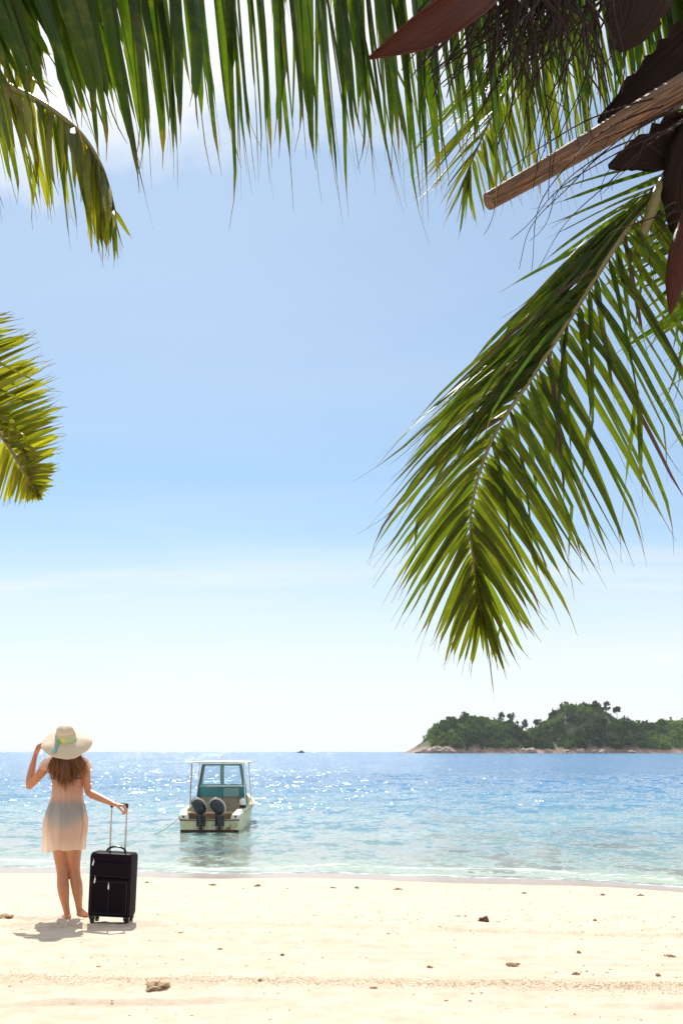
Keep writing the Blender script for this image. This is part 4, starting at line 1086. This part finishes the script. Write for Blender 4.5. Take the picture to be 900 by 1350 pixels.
for sx in (-1, 1):
    V = [(sx * .50, -.01, .30), (sx * .735, -.01, .30), (sx * .735, .50, .485), (sx * .60, .50, .485), (sx * .54, -.01, .42), (sx * .735, -.01, .42), (sx * .745, .50, .53), (sx * .63, .50, .53)]
    c = MB().add(V, [(0, 1, 5, 4), (1, 2, 6, 5), (2, 3, 7, 6), (3, 0, 4, 7), (4, 5, 6, 7), (3, 2, 1, 0)]).build('stern_corner', M_white, broot, smooth=False)
    MB().tube([(sx * .63, -.02, .355), (sx * .63, -.02, .40)], .022, n=8).build('cleat', M_engd, c)
for sx in (-1, 1):
    MB().tube([(sx * (b + .026), y, g_ - .045) for y, b, g_, *_ in st], .018, n=6).build('rubbing_strake', M_beige, broot)
MB().box((0, 1.15, .40), (1.40, .34, .04), bev=.008).box((0, 1.31, .25), (1.36, .03, .28)).build('bench', simple('bench_boards', (0.42, 0.28, 0.22), .6, var=.2), broot)
MB().box((0.02, 2.75, .44), (1.28, .10, .66), bev=.01).build('cabin_bulkhead', M_beige, broot)
MB().box((.02, 2.69, .43), (.012, .012, .62)).build('door_seam', M_engd, broot)
# forward cabin body, tapering to the bow
cv = []
for y, w_, z in ((2.80, .60, 1.02), (3.6, .58, 1.0), (4.6, .40, .95), (5.3, .16, .86)):
    cv.append([Vector((-w_, y, .45)), Vector((w_, y, .45)), Vector((w_ * .95, y, z - .06)), Vector((w_ * .8, y, z)), Vector((-w_ * .8, y, z)), Vector((-w_ * .95, y, z - .06))])
MB().loft(cv).build('foredeck_cabin', M_white, broot, split=30)
# teal dash panel and windscreen frame
V = [(-.62, 2.66, .74), (.64, 2.66, .74), (.61, 2.66, 1.02), (-.58, 2.66, 1.02), (-.62, 2.72, .74), (.64, 2.72, .74), (.61, 2.72, 1.02), (-.58, 2.72, 1.02)]
MB().add(V, [(0, 1, 2, 3), (5, 4, 7, 6), (0, 4, 5, 1), (1, 5, 6, 2), (2, 6, 7, 3), (3, 7, 4, 0)]).build('dash_panel', M_teal, broot, smooth=False)
MB().box((.26, 2.645, .86), (.42, .05, .24), bev=.02).build('helm_console', M_teallt, broot)
wf = MB()
def bar(a, b, w_, d): wf.tube([a, b], [(w_ / 2, d / 2)] * 2, n=4, ref=(1, .3, 0))
wf.box((.02, 2.70, 1.055), (1.20, .05, .045), bev=.006)
wf.box((.02, 2.72, 1.60), (1.02, .05, .05), bev=.006)
wf.box((.01, 2.705, 1.33), (.105, .05, .53), bev=.006)
for sx in (-1, 1):
    wf.tube([(sx * .565 + .01, 2.70, 1.06), (sx * .485 + .01, 2.72, 1.60)], [.03, .03], n=6)
wo_ = wf.build('windscreen_frame', M_teallt, broot)
for sx in (-1, 1):
    x0, x1, x2, x3 = (.065, .55, .47, .065)
    V = [(sx * x0 + .01, 2.71, 1.07), (sx * x1 + .01, 2.71, 1.07), (sx * x2 + .01, 2.73, 1.585), (sx * x3 + .01, 2.73, 1.585)]
    V += [(a, b + .006, c) for a, b, c in V]
    MB().add(V, [(0, 1, 2, 3), (7, 6, 5, 4), (0, 4, 5, 1), (1, 5, 6, 2), (2, 6, 7, 3), (3, 7, 4, 0)]).build('window_pane', M_glass, wo_, smooth=False)
    # dark teal slanting side curtain
    V = [(sx * .70 + .01, 2.55, .56), (sx * .64 + .01, 2.70, 1.02), (sx * .535 + .01, 2.66, 1.62), (sx * .50 + .01, 2.62, 1.62), (sx * .595 + .01, 2.66, 1.02), (sx * .63 + .01, 2.52, .56)]
    V += [(a, b + .05, c) for a, b, c in V]
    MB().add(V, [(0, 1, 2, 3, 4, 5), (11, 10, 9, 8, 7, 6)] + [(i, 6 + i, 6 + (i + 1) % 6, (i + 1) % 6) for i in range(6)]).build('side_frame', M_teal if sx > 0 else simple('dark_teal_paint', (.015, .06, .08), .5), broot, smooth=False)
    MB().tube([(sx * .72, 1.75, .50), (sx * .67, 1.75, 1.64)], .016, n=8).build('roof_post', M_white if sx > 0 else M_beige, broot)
    MB().tube([(sx * .75, 3.3, .56), (sx * .67, 3.3, 1.64)], .016, n=8).build('roof_post', M_white, broot)
rf = MB(); rings = []
for y in (1.5, 1.56, 2.4, 3.4, 3.5):
    e_ = .01 if y in (1.5, 3.5) else 0
    rings.append([Vector((x, y, 1.665 + .02 * (1 - (x / .78) ** 2) + s * (.022 - e_))) for x, s in [(-.78, -1), (-.4, -1), (0, -1), (.4, -1), (.78, -1), (.785, 0), (.78, 1), (.4, 1), (0, 1), (-.4, 1), (-.78, 1), (-.785, 0)]])
rf.loft(rings); ro_ = rf.build('roof', M_white, broot, split=40)
MB().tube([(.06, 2.0, 1.70), (.06, 2.0, 1.80)], .012, n=8).ball((.06, 2.0, 1.82), .035, seg=10, ring=8).build('mast_light', M_white, ro_)

# outboards
def outboard():
    r = empty('outboard_engine', (0, 0, 0)); 
    cw = MB(); rings = []
    for i in range(15):
        q = i / 14; z = -.22 + .44 * q
        k = math.sqrt(max(0.0, 1 - (2 * q - 1) ** 2)) ** .72
        a = .150 * k + .004; b = .23 * k + .004
        rings.append([Vector((a * math.cos(t_) * (1 + .08 * abs(math.sin(2 * t_))), .02 + b * math.sin(t_) * (1 + .08 * abs(math.sin(2 * t_))), z)) for t_ in [2 * math.pi * j / 24 for j in range(24)]])
    cw.loft(rings); M_ = Matrix.Translation((0, 0, .24)) @ Matrix.Rotation(R(-34), 4, 'Y') @ Matrix.Rotation(R(16), 4, 'X')
    cw.v = [tuple(M_ @ Vector(v)) for v in cw.v]; co_ = cw.build('cowl', M_eng, None, split=60)
    tm = MB(); tm.tube([M_ @ Vector((.160 * math.cos(a), -.10 + .04 * math.cos(a) ** 2, .232 * math.sin(a))) for a in [R(-75) + R(185) * k / 16 for k in range(17)]], [.012 + .020 * math.sin(math.pi * k / 16) for k in range(17)], n=6)
    tr2 = tm.build('cowl_trim', M_rim, co_)
    lg = MB().tube([(.02, .0, .10), (.045, -.03, -.04), (.05, -.06, -.24), (.05, -.06, -.34)], [(.085, .10), (.07, .09), (.045, .075), (.03, .07)], n=12, ref=(1, 0, 0)).build('leg', M_engd, None)
    br = MB().box((-.04, .04, -.13), (.03, .12, .26), bev=.008).box((.14, .04, -.13), (.03, .12, .26), bev=.008).box((.05, .03, -.05), (.24, .05, .05), bev=.01).build('bracket', M_engd, None)
    pl = MB().box((.05, -.09, -.30), (.17, .2, .012), bev=.004).build('cavitation_plate', M_engd, lg)
    return [co_, lg, br]
# parts of the boat: each engine carries its own cowl, leg and bracket
def add_engine(x, ang):
    e_root = bpy.data.objects.new('outboard_engine', MB().box((.05, .05, -.02), (.10, .10, .10), bev=.02).mesh('outboard_engine')); e_root.data.materials.append(M_engd)
    link(e_root, broot); e_root.location = (x, -.10, .40); e_root.rotation_euler = (0, 0, R(ang))
    return e_root
tmpl = outboard()
dummy = [o for o in col.objects if o.name == 'outboard_engine' and o.type == 'EMPTY'][0]
bpy.data.objects.remove(dummy)
for i, (x, ang) in enumerate(((-.25, 6), (.20, 2))):
    er = add_engine(x, ang)
    for q in tmpl:
        if i == 0: q.parent = er
        else:
            c = q.copy(); link(c, er)
            if q.children:
                for g_ in q.children:
                    g2 = g_.copy(); link(g2, c)
# white jug on the starboard gunwale
jx, jy = -3.19 + .66, 24.1 + 1.45
jr = empty('water_jug', (jx, jy, SEA + .515)); tag(jr, 'white plastic jug with dark base standing on the right gunwale of the motorboat', 'jug')
MB().lathe([(0, .07), (.075, .07), (.08, .09), (.08, .19), (.06, .215), (.03, .225), (.028, .25), (0, .252)], n=20).build('jug_body', simple('white_plastic', (.8, .78, .72), .35, var=.04), jr)
MB().lathe([(0, 0), (.078, 0), (.083, .01), (.083, .07), (0, .071)], n=20).build('jug_base', M_engd, jr)
# mooring rope
a = Vector((-3.19 - .72, 24.08, SEA + .36)); b = Vector(((196 - 450) / 54.9, 23.4, SEA - .03)); pts = []
for k in range(25):
    q = k / 24; p_ = a.lerp(b, q); p_.z -= .10 * math.sin(q * math.pi); pts.append(p_)
pts.append(b + Vector((-.4, -.2, -.25)))
tag(MB().tube(pts, .008, n=6).build('mooring_rope', M_rope), 'thin slack rope running from the left stern of the motorboat into the sea', 'rope')

# ------------------------------------------------------------------ island
IY = 1200.0
sil = [(542, 993), (550, 989), (561, 983.5), (571, 977), (580, 968), (595, 958), (612, 951), (629, 951), (661, 954), (694, 961), (705, 971), (713, 972), (727, 965), (752, 953), (764, 940), (781, 933), (797, 934), (818, 941), (830, 950), (851, 957), (871, 960), (900, 958), (940, 955), (990, 958), (1060, 968), (1120, 982), (1160, 992)]
spx = np.array([s[0] for s in sil], float); spy = np.array([s[1] for s in sil], float)
def isl_top(X, Y):
    px = 450 + X / IY * F
    py = np.interp(px, spx, spy, left=992.5, right=992.5)
    return np.maximum((HY - py) / F * IY + 1.0, -1.0)
def isl_h(X, Y):
    d = Y - IY
    prof = sstep(-8, 70, d) ** 0.7 * (1 - sstep(150, 300, d))
    edge = 12 * fbm(X / 40.0, Y / 40.0, 3, 3)
    prof = sstep(-5 + edge, 75 + edge, d) ** 0.75 * (1 - sstep(150, 300, d))
    h = SEA - 1.5 + (isl_top(X, Y) + 2.0) * prof
    return h + prof * (5 * fbm(X / 22.0, Y / 22.0, 4, 7)) * np.clip(isl_top(X, Y) / 12.0, 0, 1)
t = NT('island_ground'); oc = t.coord(); sp = t.n('SeparateXYZ', ins={0: oc})
rock = t.mix(t.ramp(t.noise(oc, 0.12, 6, 0.7), [(0.35, 0), (0.65, 1)]), (0.10, 0.055, 0.042), (0.40, 0.27, 0.20))
grn = t.mix(t.noise(oc, 0.05, 5), (0.035, 0.05, 0.02), (0.08, 0.10, 0.03))
hh = t.math('ADD', sp.outputs[2], t.math('MULTIPLY', t.math('SUBTRACT', t.noise(oc, 0.06, 4), 0.5), 14.0))
p = t.n('BsdfPrincipled', ins={'Base Color': t.mix(t.maprange(hh, 3, 9, 0, 1, True), rock, grn), 'Roughness': 0.9})
t.set(p, 'Normal', t.bump(t.noise(oc, 0.35, 6, 0.7), 1.0, 1.2))
M_isl = t.out(p)
isl = grid_obj('island_hill', np.arange(75, 680, 3.0), np.arange(IY - 24, IY + 310, 4.0), isl_h, M_isl)
tag(isl, kind='structure')

t = NT('island_foliage'); lc = t.n('Attribute', attribute_name='lc'); s3 = t.n('SeparateColor', ins={0: lc.outputs['Color']})
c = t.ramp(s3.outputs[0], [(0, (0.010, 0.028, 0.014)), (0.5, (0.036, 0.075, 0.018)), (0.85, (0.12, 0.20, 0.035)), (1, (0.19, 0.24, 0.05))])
d = t.n('BsdfDiffuse', ins={'Color': c}); tl = t.n('BsdfTranslucent', ins={'Color': t.mix(0.5, c, (0.10, 0.16, 0.02))})
M_fol = t.out(t.n('MixShader', ins={0: 0.35, 1: d, 2: tl}))
M_bark2 = simple('grey_bark', (0.16, 0.12, 0.09), 0.9, var=0.3, scale=0.5)
def crown_cards(lm, c, r, n, rs, tone, size=1.6):
    for _ in range(n):
        while True:
            v = Vector((rs.uniform(-1, 1), rs.uniform(-1, 1), rs.uniform(-1, 1)))
            if v.length < 1: break
        v = v * (0.55 + 0.45 * rs.random()) if v.length > .5 else v
        p = c + Vector((v.x * r[0], v.y * r[1], v.z * r[2]))
        a = Vector((rs.gauss(0, 1), rs.gauss(0, 1), rs.gauss(0, .6))).normalized(); b = a.orthogonal().normalized(); b = Matrix.Rotation(rs.uniform(0, 6), 3, a) @ b
        s_ = size * rs.uniform(.6, 1.3)
        k = len(lm.v); cc = b.cross(a)
        lm.v += [p - b * s_ - cc * s_ * .3, p + cc * s_ * .8, p + b * s_, p - cc * s_ * .7]
        lm.c += [(min(1, max(0, tone + rs.gauss(0, .10))), 0, 0, 1)] * 4; lm.f.append((k, k + 1, k + 2, k + 3))
rs = random.Random(77)
fm = LeafMesh()
cnt = 0
while cnt < 2600:
    px = rs.uniform(572, 1110); X = (px - 450) / F * IY; Y = IY + rs.uniform(8, 150)
    X = X * 1.0
    h = float(isl_h(np.array([X]), np.array([Y]))[0])
    if h < 4.5: continue
    if px < 600 and h < 9: continue
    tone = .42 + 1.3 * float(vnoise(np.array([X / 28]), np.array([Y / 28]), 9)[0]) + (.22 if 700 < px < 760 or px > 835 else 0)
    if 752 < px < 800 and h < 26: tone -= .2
    r = rs.uniform(2.6, 5.5) if rs.random() < .8 else rs.uniform(5.5, 8.5)
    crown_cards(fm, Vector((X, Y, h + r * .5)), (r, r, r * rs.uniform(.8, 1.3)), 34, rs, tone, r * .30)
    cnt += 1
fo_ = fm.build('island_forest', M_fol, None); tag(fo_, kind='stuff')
fo_['label'] = 'dense green woodland covering the island'
# trees that stand out above the woodland
def island_tree(px, py_top, dY, hgt, wid, tone, kind, label):
    Y = IY + dY; X = (px - 450) / F * Y; top = EYE + (HY - py_top) / F * Y; g_ = float(isl_h(np.array([X]), np.array([Y]))[0]); base = min(g_, top - hgt) 
    r = empty('island_tree', (X, Y, base)); tag(r, label, 'tree', 'trees standing above the island woodland')
    H = top - base; lean = rs.uniform(-.06, .06) * H
    tm = MB(); tm.tube([(0, 0, -1), (lean * .4, 0, H * .5), (lean, 0, H * .93)], [.45, .32, .12], n=7)
    lm = LeafMesh()
    for j in range(7 if kind != 'palm' else 0):
        a = rs.uniform(0, 6.28); zz = H - hgt * rs.uniform(.25, .85); e_ = Vector((lean + math.cos(a) * wid * .55, math.sin(a) * wid * .55, zz + hgt * .05))
        tm.tube([(lean * .7, 0, zz - hgt * .15), e_], [.2, .07], n=5)
        crown_cards(lm, e_, (wid * .42, wid * .42, hgt * .2), 36, rs, tone, wid * .12)
    if kind == 'palm':
        for j in range(11):
            a = j / 11 * 6.28 + rs.uniform(-.2, .2); L = wid
            for s_ in range(8):
                q = s_ / 7; p0 = Vector((lean + math.cos(a) * L * q, math.sin(a) * L * q, H * .95 + L * (.45 * q - .75 * q * q)))
                for sg in (-1, 1):
                    k = len(lm.v); dd = Vector((-math.sin(a), math.cos(a), -.5)) * sg * .8; fw = Vector((math.cos(a), math.sin(a), -.3)) * .5
                    lm.v += [p0 - fw, p0 + dd, p0 + fw + dd * .6, p0 + fw]; lm.c += [(tone, 0, 0, 1)] * 4; lm.f.append((k, k + 1, k + 2, k + 3))
    else:
        for j in range(7):
            crown_cards(lm, Vector((lean + rs.gauss(0, wid * .25), rs.gauss(0, wid * .25), H - hgt * rs.uniform(.10, .75))), (wid * .45, wid * .45, hgt * .20), 44, rs, tone, wid * .11)
    tm.build('trunk', M_bark2, r); lm.build('crown', M_fol, r)
T_ = [(577, 962, 20, 9, 4.5, .25, 'b', 'small dark tree leaning at the rocky left tip of the island'),
      (586, 955, 30, 11, 4.5, .2, 'b', 'second ragged tree from the left tip of the island'),
      (597, 949, 40, 12, 5.0, .25, 'b', 'ragged tree left of the tallest crown on the left hump of the island'),
      (612, 938, 60, 16, 7.0, .2, 'b', 'tallest tree on the left hump of the island with a broad crown'),
      (632, 943, 70, 12, 6.0, .3, 'b', 'rounded tree just right of the tallest one on the left hump'),
      (661, 938, 80, 13, 5.2, .2, 'b', 'thin tall tree in the middle of the left hump skyline'),
      (673, 940, 80, 13, 5.6, .2, 'b', 'tall dark tree to the right of the thin one on the left hump'),
      (693, 948, 70, 13, 5.5, .25, 'b', 'dark bushy tree near the right end of the left hump'),
      (707, 947, 60, 13, 6.0, .2, 'b', 'slim dark tree standing in the dip between the two humps of the island'),
      (768, 927, 80, 14, 6.5, .2, 'b', 'leftmost tall tree on the island summit'),
      (784, 922, 90, 15, 7.0, .2, 'b', 'highest tree on the island summit'),
      (799, 924, 90, 14, 6.0, .2, 'b', 'summit tree just right of the highest one'),
      (813, 928, 80, 13, 5.6, .2, 'b', 'sparse tree at the right shoulder of the summit'),
      (754, 938, 60, 11, 5.0, .25, 'b', 'low tree on the left slope below the summit'),
      (872, 947, 90, 13, 6.0, .1, 'b', 'dark tree standing above the woodland near the right edge')]
for a in T_: island_tree(a[0], a[1], a[2], a[3], a[4] * 1.15, a[5] + .08, a[6], a[7])
# shore rocks
M_rock = simple('pink_granite', (0.34, 0.235, 0.19), 0.85, var=0.45, scale=0.25, bump=0.8, bscale=0.8)
def rock(name, c, s, seed, mat, label=None, cat=None, group=None, sub=3, amp=.35, smooth=False):
    bm = bmesh.new(); bmesh.ops.create_icosphere(bm, subdivisions=sub, radius=1)
    for v in bm.verts:
        n_ = v.co.normalized(); q = mn.noise(n_ * 1.3 + Vector((seed, 0, 0))) * amp * 1.4 + mn.noise(n_ * 3.1 + Vector((0, seed, 0))) * amp * .6 + mn.noise(n_ * 7 + Vector((0, seed, 3))) * amp * .25
        v.co = Vector((n_.x * s[0], n_.y * s[1], n_.z * s[2])) * (1 + q)
    me = bpy.data.meshes.new(name); bm.to_mesh(me); bm.free(); me.materials.append(mat)
    me.polygons.foreach_set('use_smooth', [smooth] * len(me.polygons))
    o = link(bpy.data.objects.new(name, me)); o.location = c; o.rotation_euler = (0, 0, seed * 1.7)
    if label: tag(o, label, cat, group)
    return o
rk = [(553, 8, 3.4, 'low pale boulder at the far left tip of the island'), (563, 10, 5, 'sloping pale boulder second from the left tip of the island'), (575, 12, 6.5, 'large pale boulder beneath the leaning tree at the island tip'), (589, 9, 6, 'rounded pale boulder at the foot of the left hump'),
      (597, 5, 3.5, 'small boulder right of the pale rounded one on the island shore'), (690, 6, 5, 'reddish shore rock below the dip between the island humps'), (699, 7, 5.5, 'reddish shore rock right under the slim tree in the dip'), (722, 6, 4.5, 'pale flat shore rock right of the dip'),
      (748, 8, 3.5, 'long low pale rock on the shore below the summit'), (765, 5, 4.5, 'reddish rock on the shore straight below the summit'), (790, 9, 3.6, 'long pale rock on the shore right of the summit'), (832, 6, 3, 'small low rock on the shore near the right edge')]
for i, (px, w_, h_, lb) in enumerate(rk):
    Y = IY - 8; rock('shore_rock', ((px - 450) / F * Y, Y, SEA + h_ * .2), (w_, w_ * .7, h_), i * 2.3 + 1, M_rock, lb, 'rock', 'boulders along the island shore')
# distant sailing boat
sY = 1500.0; sX = (397 - 450) / F * sY
sr = empty('sailboat', (sX, sY, SEA)); tag(sr, 'tiny distant sailing boat with bare mast on the horizon', 'boat')
M_dk = simple('dark_boat_paint', (0.06, 0.065, 0.09), 0.5, var=.1, scale=.3)
V = []
for y, b, z in ((-5.5, .3, 2.2), (-4, 1.5, 1.9), (0, 1.9, 1.7), (4, 1.4, 1.8), (5.2, .9, 1.9)):
    V.append([Vector((y, -b, z)), Vector((y, b, z)), Vector((y, b * .7, -.4)), Vector((y, -b * .7, -.4))])
MB().loft(V).build('hull', M_dk, sr); MB().box((.3, 0, 2.4), (5, 2, 1.8), bev=.4).build('cabin', M_dk, sr)
MB().tube([(-.8, 0, 2), (-.8, 0, 14.5)], [.12, .05], n=6).tube([(-.8, 0, 3.9), (3.6, 0, 3.8)], .22, n=6).build('mast', simple('mast_paint', (.45, .45, .47), .5), sr)

# ------------------------------------------------------------------ things washed up on the sand
M_weed = simple('dry_seaweed', (0.33, 0.225, 0.12), 0.9, var=0.5, scale=30, bump=0.8, bscale=90)
M_coral = simple('brown_coral', (0.13, 0.055, 0.03), 0.8, var=0.4, scale=20, bump=0.8, bscale=60)
M_lump = simple('sand_lump', (0.42, 0.30, 0.17), 0.95, var=0.3, scale=20, bump=0.9, bscale=70)
def gpos(px, py):
    lo, hi = 3.5, 17.0
    for _ in range(24):
        m_ = (lo + hi) / 2; X = (px - 450) / F * m_; z = bh(X, m_)
        if HY + (EYE - z) * F / m_ > py: lo = m_
        else: hi = m_
    X = (px - 450) / F * lo
    return Vector((X, lo, bh(X, lo)))
def tuft(px, py, wpx, hpx, seed, label, mat=None, cat='seaweed', name='seaweed_clump'):
    c = gpos(px, py); w_ = wpx * .62 / F * c.y; h_ = hpx * .5 / F * c.y; r = random.Random(seed); mb = MB()
    for k in range(int(14 + wpx)):
        x = r.gauss(0, w_ * .17) if k % 2 else 0; y = r.gauss(0, w_ * .18) if k % 2 else 0; s_ = r.uniform(.10, .26) * w_ ; s_ = min(s_, .05)
        ph = r.uniform(0, 6); L = r.uniform(.3, .8) * w_ * .6; dz = max(.004, h_ * math.exp(-(x / (w_ * .3)) ** 2) * r.uniform(.3, 1))
        pts = [(x - math.cos(ph) * L * .5, y - math.sin(ph) * L * .5, 0), (x, y, dz), (x + math.cos(ph + .4) * L * .5, y + math.sin(ph + .4) * L * .5, .002)]
        mb.tube(pts, [.004, .008, .003], n=5)
        mb.ball((x, y, dz * .35), (s_ * .5, s_ * .5, dz * .6), seg=8, ring=6)
    o = mb.build(name, mat or M_weed); o.location = c; tag(o, label, cat); return o
def lump(px, py, wpx, hpx, seed, label, mat, name, cat):
    c = gpos(px, py); w_ = wpx / F * c.y; h_ = hpx / F * c.y
    return rock(name, c + Vector((0, 0, h_ * .25)), (w_ * .5, w_ * .45, h_ * .75), seed, mat, label, cat, None, 4, .6)
lump(638, 1215, 13, 6, 3.3, 'dark reddish brown lump of coral alone on the right half of the sand', M_coral, 'coral_lump', 'coral')
lump(207, 1303, 30, 8, 4.1, 'crumbly brown heap of sand and weed in front of the suitcase', M_lump, 'sand_heap', 'sand heap')
tuft(207, 1303, 34, 5, 41, 'loose brown weed scattered over the crumbly sand heap')
lump(8, 1211, 22, 5, 5.2, 'small dug-up heap of sand left of the woman at the left edge', M_lump, 'sand_heap', 'sand heap')
tuft(762, 1257, 13, 5, 42, 'compact dark seaweed clump in the right part of the sand')
tuft(759, 1285, 17, 4, 43, 'flat seaweed clump just below the compact dark one at right')
tuft(867, 1286, 14, 3, 44, 'flat brown seaweed patch nearest the right edge in the foreground')
tuft(675, 1272, 34, 3, 45, 'long thin streak of seaweed right of centre')
tuft(566, 1276, 16, 3, 46, 'faint pale brown weed wisp in the centre foreground')
tuft(883, 1261, 24, 3, 47, 'stringy weed patch at the right edge above the flat brown one')
tuft(470, 1171, 14, 4, 48, 'dark seaweed tuft on the wrack line right of the motorboat')
tuft(525, 1173, 26, 3, 49, 'wide low seaweed tuft on the wrack line near the centre')
tuft(340, 1168, 16, 4, 50, 'seaweed tuft on the wrack line straight below the motorboat')
tuft(281, 1167, 20, 3, 51, 'low seaweed tuft on the wrack line left of the motorboat')
tuft(438, 1171, 20, 3, 52, 'brown weed tuft on the wrack line left of the dark one')
tuft(794, 1180, 14, 4, 53, 'seaweed tuft on the wrack line below the island summit')
tuft(845, 1181, 20, 3, 54, 'seaweed tuft on the wrack line towards the right edge')
tuft(690, 1178, 18, 3, 55, 'seaweed tuft on the wrack line below the gap between the island humps')
tuft(372, 1260, 10, 4, 56, 'small brown seaweed tuft alone in the middle of the sand')
tuft(194, 1164, 12, 3, 57, 'seaweed tuft at the water edge just right of the suitcase')
tuft(784, 1214, 12, 3, 58, 'small weed tuft in the scattered band at right')
tuft(343, 1293, 14, 2.5, 59, 'small dark weed tuft low in the centre left foreground')
# fine litter, far too much to count
r = np.random.RandomState(9); mb = MB()
n = 1000; sel = r.rand(n); px = r.uniform(0, 900, n); px = np.where(sel < .45, 900 * r.rand(n) ** .6, px)
py = np.where(sel < .45, 1198 + px * .016 + r.normal(0, 14, n), np.where(sel < .72, 1161 + px * .020 + r.normal(0, 2.5, n), r.uniform(1180, 1345, n)))
py = np.maximum(py, 1158 + px * .022); lo = np.full(n, 3.5); hi = np.full(n, 17.0)
for _ in range(22):
    m_ = (lo + hi) / 2; z = beach_h((px - 450) / F * m_, m_); g_ = HY + (EYE - z) * F / m_ > py
    lo = np.where(g_, m_, lo); hi = np.where(g_, hi, m_)
PX = (px - 450) / F * lo; PY = lo; PS = np.where(r.rand(n) > .03, r.uniform(.002, .008, n), r.uniform(.008, .018, n))
n2 = 2400; px = r.uniform(0, 900, n2); Y2 = 5.93 - .045 * (px - 450) / F * 5.9 + .10 * fbm(px / 140, px * 0, 4, 71) + r.normal(0, 1, n2) * (.04 + .12 * np.abs(fbm(px / 90, px * 0, 2, 72)))
PX = np.concatenate([PX, (px - 450) / F * Y2]); PY = np.concatenate([PY, Y2]); PS = np.concatenate([PS, r.uniform(.0015, .0045, n2)])
PZ = beach_h(PX, PY)
for x, y, z, s_ in zip(PX, PY, PZ, PS):
    mb.ball((x, y, z + s_ * .15), (s_ * r.uniform(.8, 1.6), s_ * r.uniform(.8, 1.5), s_ * .55), seg=6, ring=4)
o = mb.build('beach_litter', simple('fine_litter', (0.46, 0.34, 0.21), .9, var=.5, scale=9)); tag(o, 'fine bits of weed and coral strewn over the sand', kind='stuff')

# ------------------------------------------------------------------ air
hz = MB().box((0, 2900, 36), (9400, 6800, 86)).build('haze', None, smooth=False)
hz.data.materials.clear()
t = NT('air'); vo = t.n('VolumePrincipled', ins={'Color': (0.86, 0.92, 1.0, 1), 'Density': 0.00005, 'Anisotropy': 0.3})
o_ = t.n('OutputMaterial'); t.set(o_, 'Volume', vo); hz.data.materials.append(t.m)
tag(hz, kind='stuff')


# ------------------------------------------------------------------ camera
cam = bpy.data.cameras.new('camera'); co = link(bpy.data.objects.new('camera', cam))
co.location = (0, 0, EYE); co.rotation_euler = (R(90), 0, 0)
cam.sensor_fit = 'VERTICAL'; cam.sensor_height = 36.0; cam.lens = 36.0 * F / 1350
cam.shift_y = (HY - 675) / 1350
cam.clip_start = 0.05; cam.clip_end = 20000
scene.camera = co
scene.view_settings.view_transform = 'Standard'; scene.view_settings.look = 'None'
scene.view_settings.gamma = 1; scene.view_settings.exposure = 0.35
scene.cycles.use_denoising = True
scene.cycles.denoiser = 'OPENIMAGEDENOISE'
scene.cycles.denoising_input_passes = 'RGB_ALBEDO_NORMAL'
scene.cycles.denoising_prefilter = 'ACCURATE'
scene.cycles.max_bounces = 8; scene.cycles.transparent_max_bounces = 16
scene.cycles.sample_clamp_indirect = 6
